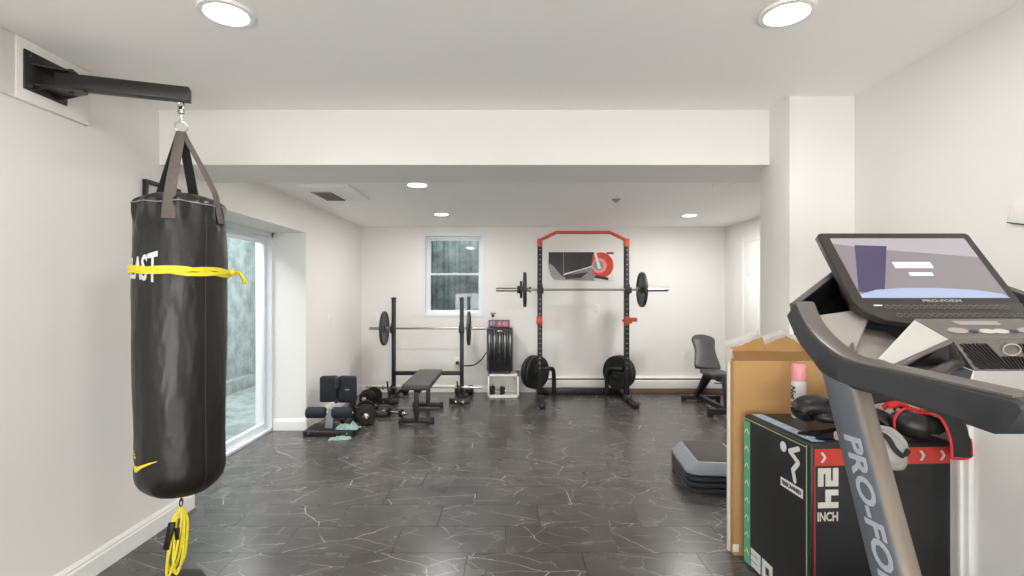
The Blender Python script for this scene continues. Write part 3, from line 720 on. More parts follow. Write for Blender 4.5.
cloth('cloth', (-1.57, 4.90, .062), .22, .12, .05, M['mint'], 'crumpled mint green cloth on the base of the leg machine', 'cloth', 3)
cloth('cloth', (-1.60, 4.76, 0), .2, .10, .03, M['mint'], 'mint green cloth fallen on the floor in front of the leg machine', 'cloth', 9, .2)

# --- dumbbells
def dumbbell(loc, rz, R, L, label, group, tilt=0, plates=3, mat_=None, star=True):
    o = thing('dumbbell', label, 'dumbbell', (0, 0, 0), group)
    MB().cyl((-L/2, 0, R), (L/2, 0, R), .014, seg=14).build('handle', M['chrome'], o)
    for s in (-1, 1):
        m = MB()
        for k in range(plates):
            rr = R*(1-.12*k); a = s*(L*.26+k*.028)
            m.lathe([(.014, -.012), (rr*.55, -.012), (rr*.6, -.006), (rr*.82, -.006), (rr*.86, -.013), (rr*.97, -.013), (rr, -.008), (rr, .008), (rr*.97, .013), (rr*.86, .013), (rr*.82, .006), (rr*.6, .006), (rr*.55, .012), (.014, .012)], (a, 0, R), X, 36, False, True)
        m.build('weight_head', mat_ or M['rubber'], o)
        if star:
            a = s*(L*.26+plates*.028)
            m = MB(); m.lathe([(.013, 0), (.03, .002), (.03, .02), (.02, .024), (.014, .03)], (a-s*.008, 0, R), X*s, 12)
            for q in range(6): m.box(V((a+s*.004, .028*math.cos(q*PI/3), R+.028*math.sin(q*PI/3)))-V((.008, .007, .007)), V((a+s*.004, .028*math.cos(q*PI/3), R+.028*math.sin(q*PI/3)))+V((.008, .007, .007)), .003)
            m.build('star_collar', M['chrome'], o)
    o.location = V(loc); o.rotation_euler = (0, tilt, rz)
    return o
dumbbell((-1.53, 5.38, 0), math.radians(-74)+PI, .107, .40, 'large adjustable dumbbell with chrome star collar facing out, beside the leg machine', 'adjustable dumbbells on the floor')
dumbbell((-1.70, 6.20, 0), math.radians(80), .105, .34, 'adjustable dumbbell lying behind the front one near the bench press stand', 'adjustable dumbbells on the floor')
dumbbell((-1.27, 5.62, 0), math.radians(-25), .045, .34, 'small loose dumbbell bar with chrome collars between the big dumbbells and the bench', None, plates=1)

# --- crate with appliance, timer, dumbbell
cr = thing('storage_cube', 'open white storage cube on the floor under the black appliance', 'shelf', (-.06, 6.78, 0))
xa, xb, ya, yb, za, zb = -.27, .145, 6.62, 6.93, .0, .305
m = MB(); m.box((xa, ya, za), (xa+.022, yb, zb), .001); m.box((xb-.022, ya, za), (xb, yb, zb), .001); m.box((xa, ya, za), (xb, yb, .022), .001); m.box((xa, ya, zb-.022), (xb, yb, zb), .001)
m.build('cube_shell', M['trim'], cr); MB().box((xa+.02, yb-.01, .02), (xb-.02, yb-.002, zb-.02)).build('back_panel', M['board'], cr)
dumbbell((-.145, 6.72, .022), math.radians(-12), .058, .22, 'small black dumbbell lying inside the white storage cube', None, plates=2, star=False)
ap = thing('dehumidifier', 'tall glossy black appliance with ribbed front standing on the white cube', 'dehumidifier', (-.105, 6.78, .306))
xa, xb, z0, z1 = -.285, .065, .335, .925
def ribs(u):
    return -.006*abs(math.sin(u*PI*5))
pf = [(xa+(xb-xa)*k/60, 6.665+ribs(k/60) if .06 < k/60 < .94 else 6.672+.03*(1-min(k, 60-k)/3.6)**2) for k in range(61)]
poly = pf+[(xb, 6.70), (xb, 6.89), (xb-.02, 6.91), (xa+.02, 6.91), (xa, 6.89), (xa, 6.70)]
cy = sum(p[1] for p in poly)/len(poly); cx = (xa+xb)/2
MB().rings([[V((cx+(x-cx)*s, 6.79+(y-6.79)*s, z)) for x, y in poly] for s, z in ((.95, z0), (1, z0+.015), (1, z1-.02), (.97, z1-.004), (.93, z1))]).build('body', M['appl'], ap, 35)
MB().tube([(-.15, 6.655, .85), (-.15, 6.635, .875), (-.11, 6.63, .885), (-.07, 6.635, .875), (-.07, 6.655, .85)], .006, 8).build('front_grip', M['chrome'], ap)
for s in (xa+.01, xb-.01): MB().box((s-.012, 6.72, .55), (s+.012, 6.84, .8), .008).build('side_trim', M['black'], ap)
for x in (xa+.05, xb-.05):
    for y in (6.72, 6.87): MB().cyl((x-.012, y, .323), (x+.012, y, .323), .017, seg=16).build('castor', M['rubber'], ap)
tm = thing('gym_timer', 'small digital timer with blue and red digits on top of the black appliance', 'timer', (-.12, 6.74, .925))
MB().box((-.262, 6.72, .925), (.022, 6.76, 1.022), .004).build('timer_case', M['tblack'], tm)
M['ledblue'] = mat('blue_led_face', (22, 24, 78), .3, emit=((26, 28, 80), .2)); M['ledred'] = mat('red_led_face', (110, 12, 26), .3, emit=((120, 16, 34), .3))
M['ledw'] = emis('lit_digits', (206, 176, 192), .7)
MB().box((-.255, 6.7185, .932), (-.17, 6.7205, 1.015)).build('blue_display', M['ledblue'], tm)
MB().box((-.165, 6.7185, .932), (.015, 6.7205, 1.015)).build('red_display', M['ledred'], tm)
MB().text('07', .075, lambda x, y, z: V((x-.212, 6.718-z, y+.974)), .001, 0, .002, .9).text('6', .075, lambda x, y, z: V((x-.115, 6.718-z, y+.974)), .001, 0, .002).text('45', .075, lambda x, y, z: V((x-.038, 6.718-z, y+.974)), .001, 0, .002, .9).build('digits', M['ledw'], tm, 0)
sn = thing('timer_sensor', 'tiny dark clip on a thin stand above the digital timer', 'sensor', (-.205, 6.78, 1.0))
m = MB(); m.cyl((-.205, 6.79, .925), (-.205, 6.79, 1.10), .004, seg=8); m.build('stand', M['vent'], sn)
MB().box((-.225, 6.775, 1.06), (-.185, 6.80, 1.10), .006).build('clip_body', M['black'], sn)
MB().cyl((-.245, 6.79, 1.112), (-.165, 6.79, 1.112), .006, seg=8).build('crosspiece', M['iron'], sn)
cb = thing('power_cable', 'black power cable running from the low wall outlet to the black appliance', 'cable', (-.5, 6.95, .37))
MB().tube([(-.70, 6.965, .41), (-.66, 6.96, .385), (-.58, 6.95, .375), (-.47, 6.93, .39), (-.37, 6.92, .46), (-.31, 6.915, .55), (-.272, 6.88, .58)], .008, 8).build('cord', M['cable'], cb)
MB().cyl((-.705, 6.99, .412), (-.705, 6.94, .412), .024, seg=16, bev=.005).build('plug', M['cable'], cb)

# ------------------------------------------------------------------ squat rack
RX0, RX1, RY = .412, 1.535, 6.48
sr = thing('squat_rack', 'tall black squat rack with orange-red pull-up bar at the back wall', 'squat rack', (.97, 6.48, 0))
for x in (RX0, RX1):
    u = MB().bar((x, RY, .06), (x, RY, 2.0), .06, .07, .004).build('upright', M['black'], sr)
    m = MB()
    for k in range(25):
        z = .42+k*.0635
        m.cyl((x, RY-.0362, z), (x, RY-.0345, z), .0085, seg=12)
    m.build('hole_row', M['vent'], u)
    MB().bar((x, RY, 1.985), (x, RY, 2.09), .066, .076, .004).build('top_bracket', M['orange'], sr)
    MB().bar((x, 5.95, .035), (x, 6.86, .035), .06, .06, .004).build('base_rail', M['black'], sr)
    for k in range(3):
        MB().cyl((x-.055, 5.98+k*.06, .055), (x+.055, 5.98+k*.06, .055), .008, seg=10).build('band_peg', M['iron'], sr)
    m = MB(); m.bar((x, RY-.04, .04), (x, RY-.12, .04), .09, .075, .003); m.build('base_bracket', M['iron'], sr)
    MB().cyl((x, 6.35, .072), (x, 6.35, .085), .014, seg=8).build('bolt', M['chrome'], sr)
    s = 1 if x == RX0 else -1
    MB().tube([(x+s*.03, 6.55, .385), (x+s*.13, 6.62, .385), (x+s*.19, 6.68, .36), (x+s*.205, 6.72, .25), (x+s*.205, 6.74, .03)], .028, 12).build('support_tube', M['black'], sr)
    # barbell hooks, orange spotter catches, plate pegs
    m = MB(); m.box((x-.04, RY-.11, 1.385), (x+.04, RY-.034, 1.415), .005); m.box((x-.04, RY-.12, 1.385), (x+.04, RY-.104, 1.46), .004); m.box((x-.036, RY-.045, 1.37), (x+.036, RY-.034, 1.50), .003)
    m.build('bar_hook', M['black'], sr)
    e = .0 if s == 1 else .0
    m = MB(); x_ = x+(-.012 if s == 1 else .0); m.box((x_-.038, RY-.13, 1.00), (x_+.04, RY-.036, 1.03), .005); m.box((x_-.038, RY-.14, 1.00), (x_+.04, RY-.125, 1.075), .004); m.box((x_-.03, RY-.048, .965), (x_+.03, RY-.036, 1.09), .003)
    if s == -1: m.box((x+.04, RY-.09, 1.02), (x+.12, RY-.045, 1.07), .006); m.box((x-.07, RY-.08, 1.02), (x-.03, RY-.05, 1.05), .004)
    m.build('safety_catch', M['orange'], sr)
    bs = V((x-(.0 if s == 1 else .10), RY+.15, .33)); d = V((-s*.70, .71, 0)).normalized()
    MB().cyl((x, RY+.02, .33), bs, .022, seg=12).cyl(bs-d*.01, bs+d*.17, .024, seg=18, bev=.003).build('plate_peg', M['iron'], sr)
MB().tube([(RX0, RY, 2.075), (RX0+.03, RY, 2.085), (RX0+.20, RY, 2.165), (RX0+.23, RY, 2.172), ((RX0+RX1)/2, RY, 2.172), (RX1-.23, RY, 2.172), (RX1-.20, RY, 2.165), (RX1-.03, RY, 2.085), (RX1, RY, 2.075)], .0215, 12, 4).build('pull_up_bar', M['orange'], sr)
MB().bar((RX0, 6.84, .045), (RX1, 6.84, .045), .06, .09, .004).build('rear_crossbar', M['black'], sr)
barbell(-.155, 2.05, RY-.075, 1.43, 'long steel barbell resting across the hooks of the squat rack', 'barbells in the back area', .285, 1.665, .014, .025)
g = 'iron plates on the squat rack barbell'
plate((.215, RY-.075, 1.43), X, .225, .038, 'iron', 'large grey iron plate on the left end of the squat rack barbell', g)
plate((.168, RY-.075, 1.43), X, .11, .03, 'iron', 'small grey iron plate outside the large one on the squat rack barbell', None)
plate((1.715, RY-.075, 1.43), X, .225, .038, 'iron', 'grey iron plate on the right end of the squat rack barbell', g)
for x, l in ((.135, 'round black collar clamping the left end of the squat rack barbell'), (1.757, 'round black collar clamping the right end of the squat rack barbell')):
    c_ = thing('barbell_collar', l, 'collar', (x, RY-.075, 1.43), 'collars on the squat rack barbell')
    MB().lathe([(.026, -.018), (.045, -.018), (.048, -.012), (.048, .012), (.045, .018), (.026, .018)], (x, RY-.075, 1.43), X, 24, False, True).build('clamp_ring', M['rubber'], c_)
    MB().box((x-.012, RY-.14, 1.42), (x+.012, RY-.118, 1.46), .004).build('lever', M['iron'], c_)
g = 'bumper plates stored low on the squat rack'
for x, s in ((RX0, 1), (RX1, -1)):
    bs = V((x-(.0 if s == 1 else .10), RY+.15, .33)); d = V((-s*.70, .71, 0)).normalized(); side = 'left' if s == 1 else 'right'
    for k in range(2):
        plate(bs+d*(.035+.07*k), d, .222, .06, 'bumper', 'black bumper plate low on the %s of the squat rack, %s' % (side, 'nearest the upright' if k == 0 else 'nearer the wall'), g)

# poster: three joined panels showing a barbell plate
po = thing('wall_poster', 'wide three-panel poster of a red barbell plate on the back wall', 'poster', (1.02, YB, 1.55))
PX0, PX1, PZ0, PZ1 = .565, 1.48, 1.555, 1.96
MB().box((PX0, YB-.012, PZ0), (PX1, YB-.001, PZ1), .001).build('canvas', M['posterW'], po)
def flat(poly, y, nm, mt): return MB().prism(poly, (0, y, 0), (1, 0, 0), (0, 0, 1), .0008).build(nm, mt, po, 0)
def arc(cx, cz, r, a0, a1, n=20): return [(cx+r*math.cos(math.radians(a0+(a1-a0)*k/n)), cz+r*math.sin(math.radians(a0+(a1-a0)*k/n))) for k in range(n+1)]
clip = lambda poly: [(min(max(x, PX0+.004), PX1-.004), min(max(z, PZ0+.004), PZ1-.004)) for x, z in poly]
flat([(PX0+.003, PZ0+.02), (1.20, PZ0+.003), (1.20, PZ1-.003), (PX0+.003, PZ1-.003)], YB-.0128, 'printed_grey_ground', M['posterG'])
flat([(PX0+.003, PZ1-.003), (1.20, PZ1-.003), (1.20, 1.80), (1.12, 1.74), (.775, 1.60), (.72, 1.66), (.64, 1.76), (.585, 1.80), (PX0+.003, 1.78)], YB-.0138, 'printed_dark_disc', M['posterD'])
flat([(PX0+.003, 1.74), (.60, 1.62), (.66, PZ0+.003), (PX0+.003, PZ0+.003)], YB-.0140, 'printed_corner', M['posterW'])
flat([(1.38, PZ1-.003), (PX1-.003, PZ1-.003), (PX1-.003, 1.93), (1.38, 1.93)], YB-.0140, 'printed_top_shade', M['posterD'])
flat([(.78, 1.655), (1.05, 1.73), (1.22, 1.78), (1.22, 1.765), (1.05, 1.71), (.78, 1.635)], YB-.0148, 'printed_bar', M['posterW'])
flat([(.80, 1.575), (1.02, 1.60), (1.12, 1.68), (.80, 1.63)], YB-.0143, 'printed_floor_shade', M['posterD'])
flat(clip(arc(1.295, 1.775, .18, -130, 130)), YB-.0152, 'printed_red_plate', M['posterR'])
flat(clip(arc(1.275, 1.77, .105, 0, 358)), YB-.0162, 'printed_hub_ring', M['posterP'])
flat(clip(arc(1.26, 1.77, .07, 0, 358)), YB-.0172, 'printed_hub', M['posterG'])
flat([(1.20, 1.94), (1.235, 1.94), (1.30, 1.73), (1.26, 1.72)], YB-.0182, 'printed_glare', M['posterW'])
flat([(1.19, 1.60), (1.40, 1.565), (1.40, 1.60), (1.24, 1.64)], YB-.0185, 'printed_shadow', M['posterD'])
for x in (.775, 1.20): MB().box((x-.003, YB-.0196, PZ0), (x+.003, YB-.011, PZ1)).build('panel_seam', M['vent'], po)

# --- adjustable bench (right)
ab = thing('adjustable_bench', 'charcoal adjustable weight bench with raised backrest near the right wall', 'bench', (2.5, 6.1, 0))
bt, bb = V((2.565, 6.60, .83)), V((2.485, 6.22, .44)); ax = (bt-bb); L = ax.length; axn = ax.normalized()
sd = V((1, .0, 0)); sd = (sd-axn*sd.dot(axn)).normalized(); nn = sd.cross(axn)
outl = []
for k in range(33):
    t = k/32; z = t*L
    hw = .142+.016*math.cos(t*2*PI*.95)
    if t > .82: hw *= math.sqrt(max(.0, 1-((t-.82)/.18)**2))
    if t < .05: hw *= .9+.1*t/.05
    outl.append((hw, z))
poly = [(a, z) for a, z in outl]+[(-a, z) for a, z in outl[::-1]]
poly = [p for i, p in enumerate(poly) if i == 0 or (V(p)-V(poly[i-1])).length > .004]
cz = L/2
MB().rings([[bb+sd*x*sc+axn*(cz+(z-cz)*sc)+nn*h_ for x, z in poly] for sc, h_ in ((.93, -.03), (.985, -.022), (1, -.005), (1, .012), (.98, .024), (.92, .03))]).build('backrest', M['padblk'], ab, 50)
m = MB(); m.box((2.37, 5.80, .395), (2.62, 6.20, .45), .02, seg=3); m.build('seat', M['padblk'], ab)
m = MB(); m.bar((2.49, 6.28, .40), (2.49, 5.72, .36), .05, .06, .004); m.build('seat_beam', M['black'], ab)
MB().bar((2.47, 6.24, .37), (2.44, 6.47, .05), .05, .055, .004).bar((2.53, 6.20, .37), (2.47, 6.40, .12), .03, .03, .003).build('rear_leg', M['black'], ab)
MB().bar((2.47, 5.70, .43), (2.47, 5.62, .05), .055, .06, .004, up=V((0, 1, 0))).build('front_post', M['black'], ab)
MB().cyl((2.36, 5.72, .36), (2.58, 5.72, .36), .012).build('adjust_pin', M['chrome'], ab)
MB().bar((2.46, 6.45, .06), (2.47, 5.62, .06), .05, .055, .004).build('base_beam', M['black'], ab)
MB().bar((2.27, 6.47, .035), (2.72, 6.47, .035), .05, .05, .004).build('rear_foot_bar', M['black'], ab)
MB().bar((2.26, 5.6, .06), (2.66, 5.6, .06), .06, .06, .004).build('front_foot_bar', M['black'], ab)
for x in (2.26, 2.66): MB().box((x-.02, 5.56, 0), (x+.025, 5.64, .095), .006).build('rubber_foot', M['rubber'], ab)
for x in (2.27, 2.72): MB().box((x-.02, 6.435, 0), (x+.02, 6.505, .065), .006).build('rubber_foot', M['rubber'], ab)
for i, c in enumerate(((2.45, 6.28, .33), (2.53, 6.28, .33))): MB().cyl(c, V(c)+V((0, -.03, 0)), .02, seg=14).build('adjust_knob', M['knob'], ab)

# --- aerobic step stack
def rrect(hx, hy, r, n=5):
    out = []
    for cx_, cy_, a0 in ((hx-r, hy-r, 0), (-hx+r, hy-r, 90), (-hx+r, -hy+r, 180), (hx-r, -hy+r, 270)):
        for k in range(n+1): a = math.radians(a0+90*k/n); out.append((cx_+r*math.cos(a), cy_+r*math.sin(a)))
    return out
SC = V((1.512, 3.745, 0)); SR = Matrix.Rotation(math.radians(-6), 4, 'Z')
def ring(hx, hy, r, z): return [V((x, y, z)) for x, y in rrect(hx, hy, r)]
def step_riser(z, label):
    o = MB(Matrix.Translation(SC+V((0, 0, z))) @ SR).rings([ring(.225, .285, .07, .0), ring(.232, .292, .075, .006), ring(.232, .292, .075, .024), ring(.220, .280, .07, .033), ring(.206, .266, .06, .034), ring(.206, .266, .06, .041)]).build('step_riser', M['riser'], None, 35, label=label, category='step riser', group='step risers stacked under the aerobic step')
step_riser(0, 'slate plastic step riser at the bottom of the stack on the floor')
step_riser(.041, 'slate plastic step riser in the middle of the stack')
step_riser(.082, 'slate plastic step riser right under the grey step platform')
st = thing('aerobic_step', 'grey aerobic step platform with dark top mat on three stacked risers', 'step platform', SC+V((0, 0, .123)))
MT = Matrix.Translation(SC+V((0, 0, .123))) @ SR
MB(MT).rings([ring(.226, .286, .07, 0), ring(.234, .294, .075, .008), ring(.232, .292, .075, .022), ring(.172, .258, .045, .080), ring(.160, .246, .03, .086)]).build('platform_shell', M['stepgrey'], st, 35)
MB(MT).rings([ring(.148, .24, .012, .085), ring(.148, .24, .012, .090), ring(.145, .237, .012, .0915)]).build('top_mat', M['steptop'], st, 35)

# ------------------------------------------------------------------ flat cardboard box leaning on the column
cbx = thing('cardboard_box', 'tall flat cardboard box with torn open top against the column', 'box', (1.48, 2.68, 0))
X0, X1, CT = 1.195, 1.80, 1.035
MB().box((X0+.004, 2.655, 0), (X1, 2.70, CT), .002).build('carton', M['card'], cbx)
MB().box((X0-.004, 2.698, 0), (X1-.03, 2.724, CT+.035), .002).build('foam_sheet', M['edgewhite'], cbx)
def flap(u, v):
    return V((X0+.01+(X1-X0-.01)*u, 2.657+.022*v, CT+.048*v+.003*math.sin(u*9)*v))
MB().grid(flap, 20, 3, .003).build('front_flap', M['card'], cbx)
def torn_h(u):
    ks = [(0, .0), (.10, .012), (.22, .045), (.30, .055), (.315, .015), (.42, .042), (.52, .06), (.60, .035), (.66, .012), (.74, .04), (.85, .05), (1, .02)]
    for (a, ha), (b, hb) in zip(ks, ks[1:]):
        if a <= u <= b: return ha+(hb-ha)*(u-a)/(b-a)+.006*noise.noise(V((u*40, 0, 1)))
    return .02
def torn(u, v):
    x = X0+.005+(X1-X0-.02)*u
    tooth = torn_h(u)
    return V((x, 2.683+.016*v+.004*math.sin(u*30), CT+.03+(.035+tooth)*v))
MB().grid(torn, 60, 3, .003).build('back_flap', M['cardlight'], cbx)
def paper(u, v):
    x = X0-.02+(X1-X0-.0)*u
    z = CT+.078+torn_h(min(1, u))+.008*noise.noise(V((u*30, 3, v)))+.022*v
    return V((x, 2.700+.018*v+.008*noise.noise(V((u*12, v*2, 5))), z))
MB().grid(paper, 70, 5, .002).build('torn_paper', M['paper'], cbx, 80)
m = MB(); m.grid(lambda u, v: V((X0-.016+.02*u+.006*noise.noise(V((v*9, 0, 0))), 2.712-.04*u, CT-.01+.06*v+.01*u)), 5, 10, .002).build('side_tear', M['paper'], cbx, 80)
MB().box((X0-.002, 2.652, .02), (X0+.03, 2.656, .06), .001).build('tape_scrap', M['paper'], cbx)

# ------------------------------------------------------------------ plyometric box
ang = math.atan2(.03, .52); PB = Matrix.Translation((1.256, 2.08, 0)) @ Matrix.Rotation(ang, 4, 'Z')
BW, BD, BH = .63, .52, .768
px = thing('plyometric_box', 'black foam plyo box with red and green bands and white 24 INCH print', 'plyo box', (1.55, 2.35, 0))
MB(PB).box((0, 0, 0), (BW, BD, BH), .014, seg=3).build('box_body', M['plyo'], px)
def L_(x, y, z): return V((x, y, z))
# front face (y=0): coordinates (x right, z up)
def FR(mb, x0, z0, x1, z1, d=.0015): return mb.box((x0, -d, z0), (x1, .0005, z1))
FR(MB(PB), .02, BH-.092, BW-.016, BH-.022).build('red_band', M['red'], px)
m = MB(PB)
for x in (.052, .485, .575):
    z = BH-.057; s = .021
    m.prism([(x-.008, z+s), (x+.004, z+s), (x+.018, z), (x+.004, z-s), (x-.008, z-s), (x+.006, z)], (0, -.0022, 0), (1, 0, 0), (0, 0, 1), .0008)
m.build('chevron', M['cream'], px, 0)
m = MB(PB); FR(m, .018, .01, .022, BH-.09, .002); FR(m, BW-.012, .01, BW-.008, BH-.02, .002); m.build('red_piping', M['red'], px)
# digits as blocky strokes; rotated clockwise on the front face
def digit_rects(d, w, h, t):
    a, b = h/2-t/2, h/2+t/2
    return {'2': [(0, h-t, w, h), (w-t, b, w, h-t), (0, a, w, b), (0, t, t, a), (0, 0, w, t)],
            '4': [(0, b, t, h), (0, a, w-t, b), (w-t, 0, w, h)],
            '3': [(0, h-t, w-t, h), (0, a, w-t, b), (0, 0, w-t, t), (w-t, 0, w, h)],
            '0': [(0, h-t, w, h), (0, 0, w, t), (0, t, t, h-t), (w-t, t, w, h-t)]}[d]
m = MB(PB)
dw, dh, dt = .076, .088, .0235
zt = BH-.102
for i, d in enumerate('24'):
    for a, b, c, e in digit_rects(d, dw, dh, dt):
        # rotate clockwise: (u,v) -> x=v, z=-u
        x0, x1 = .034+b, .034+e; z1 = zt-i*(dw+.014)-a; z0 = zt-i*(dw+.014)-c
        FR(m, x0, z0, x1, z1, .0022)
m.build('number', M['cream'], px)
m = MB(PB); m.text('INCH', .052, lambda x, y, z: V((x+.076, -.0012-z, y+zt-2*(dw+.014)-.024)), .001, 0, .0012, .72); m.build('lettering', M['cream'], px, 0)
# left face (x=0): s = distance from the front edge, z
def LF(mb, s0, z0, s1, z1, d=.0015): return mb.box((-d, s0, z0), (.0005, s1, z1))
LF(MB(PB), BD-.06, .01, BD-.004, BH-.03).build('green_band', M['green'], px)
m = MB(PB)
for k in range(8):
    z = BH-.085-k*.088; y = BD-.032
    m.prism([(-(y-.02), z-.012), (-(y), z+.010), (-(y+.02), z-.012), (-(y+.02), z-.003), (-(y), z+.019), (-(y-.02), z-.003)], (-.0025, 0, 0), (0, -1, 0), (0, 0, 1), -.0008)
m.build('chevron', M['white'], px, 0)
m = MB(PB); LF(m, .018, .01, .022, BH-.012, .002); LF(m, .018, BH-.022, BD-.01, BH-.018, .002); m.build('pale_piping', M['pipe'], px)
LF(MB(PB), .0, .01, .012, BH-.01, .0018).build('corner_edging', M['plyogreen'], px)
# jumping figure emblem
def lp(s, z): return V((-.003, s, z))
m = MB(PB)
hd = lambda cs, cz_, r: m.lathe([(r, 0), (r, .001)], lp(cs, cz_), (-1, 0, 0), 20)
# photo px -> box coordinates on the left face
def face(px_, py_):
    # intersect the view ray with the plane x'=0 of the box
    o0 = V((0, 0, 1.4)); d0 = V(((px_-508)/500, 1, -(py_-292)/500)); I = PB.inverted(); a = I @ o0; b = (I.to_3x3() @ d0); t = -a.x/b.x; q = a+b*t
    return q.y, q.z
c = face(784, 446.5); hd(c[0], c[1], .023)
pts = [face(799, 449), face(790.5, 451), face(799, 463), face(793.5, 470), face(795.5, 481)]
pts3 = [lp(*q) for q in pts]
for a, b in zip(pts3, pts3[1:]): m.bar(a, b, .0012, .022, up=V((1, 0, 0)).cross((b-a).normalized()))
for a in pts3: m.lathe([(.011, 0), (.011, .0008)], a, (-1, 0, 0), 14)
m.build('emblem', M['white'], px, 0)
q1, q2 = face(781.5, 481), face(802, 496)
e1, e2, e3 = face(781, 476.5), face(803, 489), face(803, 499)
m = MB(PB); LF(m, e2[0], e3[1], e1[0], e1[1], .0022)
zc = (e1[1]+e3[1])/2; sc_ = (e1[0]+e2[0])/2
m.build('emblem_plate', M['white'], px)
m = MB(PB); m.text('TRISCANNED', .024, lambda x, y, z: V((-.0025-z, sc_-x, y+zc)), .001, 0, .0006, .95); m.build('lettering', M['plyo'], px, 0)
m = MB(PB)
for i, d in enumerate('30'):
    for a, b, c, e in digit_rects(d, .085, .09, .026):
        off = .07+i*.1
        LF(m, BD-(off+c), .018+b, BD-(off+a), .018+e, .0022)
m.build('number', M['white'], px)
m = MB(PB); m.box((.03, .03, BH-.0005), (.085, BD-.02, BH+.0015)); m.build('blue_band', M['bluep'], px)
m = MB(PB)
for k in range(6):
    y = .09+k*.075
    m.prism([(.04, y-.012), (.058, y+.008), (.076, y-.012), (.076, y-.004), (.058, y+.016), (.04, y-.004)], (0, 0, BH+.0016), (1, 0, 0), (0, 1, 0), .0006)
m.build('chevron', M['white'], px, 0)

# ------------------------------------------------------------------ gear on the plyo box
ZB = BH
sc = thing('spray_can', 'white spray can with a pink cap standing on the plyo box', 'spray can', (1.465, 2.52, ZB))
MB().lathe([(.031, 0), (.034, .004), (.034, .175), (.031, .188)], (1.465, 2.52, ZB), seg=28).build('can_body', M['canwhite'], sc)
MB().lathe([(.033, .186), (.0335, .19), (.0335, .262), (.030, .270), (.0005, .271)], (1.465, 2.52, ZB), seg=28).build('cap', M['pink'], sc)
m = MB()
def onc(x, y, z): a = math.atan2(-2.52, -1.465)-.25+x/.0345; return V((1.465+(.0345+z)*math.cos(a), 2.52+(.0345+z)*math.sin(a), ZB+.11+y))
m.text('Not', .040, lambda x, y, z: onc(y-.022, -x+.020, z), .0008, .2, .0014, 1, 1); m.text('dry', .034, lambda x, y, z: onc(y-.022, -x-.05, z), .0008, .2, .001, 1, 1)
m.build('lettering', M['plyo'], sc, 0)
# black glove at the left
def boxing_glove(name, c, d, up, s, label, mt, cuffmat, cat='boxing glove', group=None):
    """c = wrist, d = direction to the fist"""
    c, d, up = V(c), V(d).normalized(), V(up).normalized(); side = up.cross(d).normalized(); up = d.cross(side)
    o = thing(name, label, cat, c, group)
    MB().blob([c+d*.02*s, c+d*.05*s, c+d*.10*s+up*.008*s, c+d*.16*s+up*.012*s, c+d*.205*s-up*.004*s, c+d*.215*s-up*.03*s, c+d*.185*s-up*.05*s, c+d*.15*s-up*.052*s],
              [(.038*s, .034*s), (.042*s, .038*s), (.056*s, .048*s), (.062*s, .052*s), (.056*s, .045*s), (.05*s, .036*s), (.044*s, .024*s), (.02*s, .008*s)], up, 24, 6, .05, 3).build('fist', mt, o, 70)
    MB().blob([c+d*.06*s+side*.036*s-up*.008*s, c+d*.10*s+side*.062*s-up*.014*s, c+d*.145*s+side*.055*s-up*.024*s, c+d*.165*s+side*.034*s-up*.034*s], [(.014*s, .016*s), (.024*s, .024*s), (.022*s, .022*s), (.008*s, .008*s)], up, 16, 5).build('thumb', mt, o, 70)
    MB().blob([c-d*.07*s, c-d*.065*s, c-d*.02*s, c+d*.03*s], [(.036*s, .032*s), (.044*s, .04*s), (.043*s, .038*s), (.041*s, .037*s)], up, 24, 5).build('cuff', cuffmat, o, 50)
    MB().lathe([(.045*s, 0), (.046*s, .002), (.046*s, .024*s), (.045*s, .026*s)], c-d*.035*s, d, 28, False, False).build('wrist_strap', M['strapd'], o)
    return o
boxing_glove('boxing_glove', (1.53, 2.245, ZB+.075), (-1, .12, .22), (0, -.1, 1), .95, 'shiny black boxing glove on the plyo box in front of the spray can', M['leather2'], M['leather2'])
lp_ = [V((1.39, 2.225, ZB+.125)), V((1.435, 2.205, ZB+.155)), V((1.485, 2.195, ZB+.14)), V((1.50, 2.19, ZB+.075)), V((1.56, 2.2, ZB+.03))]
MB().sweep(lp_, .03, .005, V((.2, -.6, .7)), 6).build('hand_wrap', M['strapd'], None, label='dark strap lying across the left black boxing glove', category='strap')
def clothat(name, c, w_, d_, h_, mt, label, cat, seed, rz): return cloth(name, c, w_, d_, h_, mt, label, cat, seed, rz, base=.0)
clothat('hand_wrap', (1.44, 2.20, ZB+.0015), .26, .13, .018, M['strapd'], 'flat black hand wrap spread under the left boxing glove', 'hand wrap', 14, .15)
MB().lathe([(.006, -.012), (.018, -.012), (.019, -.008), (.019, .008), (.018, .012), (.006, .012)], (1.405, 2.125, ZB+.021), (1, -.2, 0), 20, False, True).build('tape_roll', M['beige'], None, label='small beige tape roll near the front edge of the plyo box top', category='tape')
# glove pair in the middle, behind the treadmill post
boxing_glove('boxing_glove', (1.56, 2.33, ZB+.07), (.75, -.62, -.1), (0, 0, 1), .80, 'shiny black boxing glove in the middle of the plyo box, right of the treadmill post', M['leather2'], M['leather2'])
gp = thing('focus_mitt', 'rounded black padded mitt with red lining beside the middle boxing glove', 'focus mitt', (1.72, 2.16, ZB))
MB().blob([(1.675, 2.19, ZB+.075), (1.70, 2.16, ZB+.07), (1.735, 2.135, ZB+.062), (1.765, 2.115, ZB+.056), (1.78, 2.11, ZB+.05)], [(.015, .03), (.035, .052), (.04, .055), (.03, .04), (.006, .01)], V((0, 0, 1)), 22, 6, .05).build('padding', M['leather2'], gp, 70)
MB().tube([(1.672, 2.16, ZB+.03), (1.668, 2.155, ZB+.09), (1.70, 2.15, ZB+.128), (1.74, 2.17, ZB+.12)], .006, 8).build('red_binding', M['redtrim'], gp)
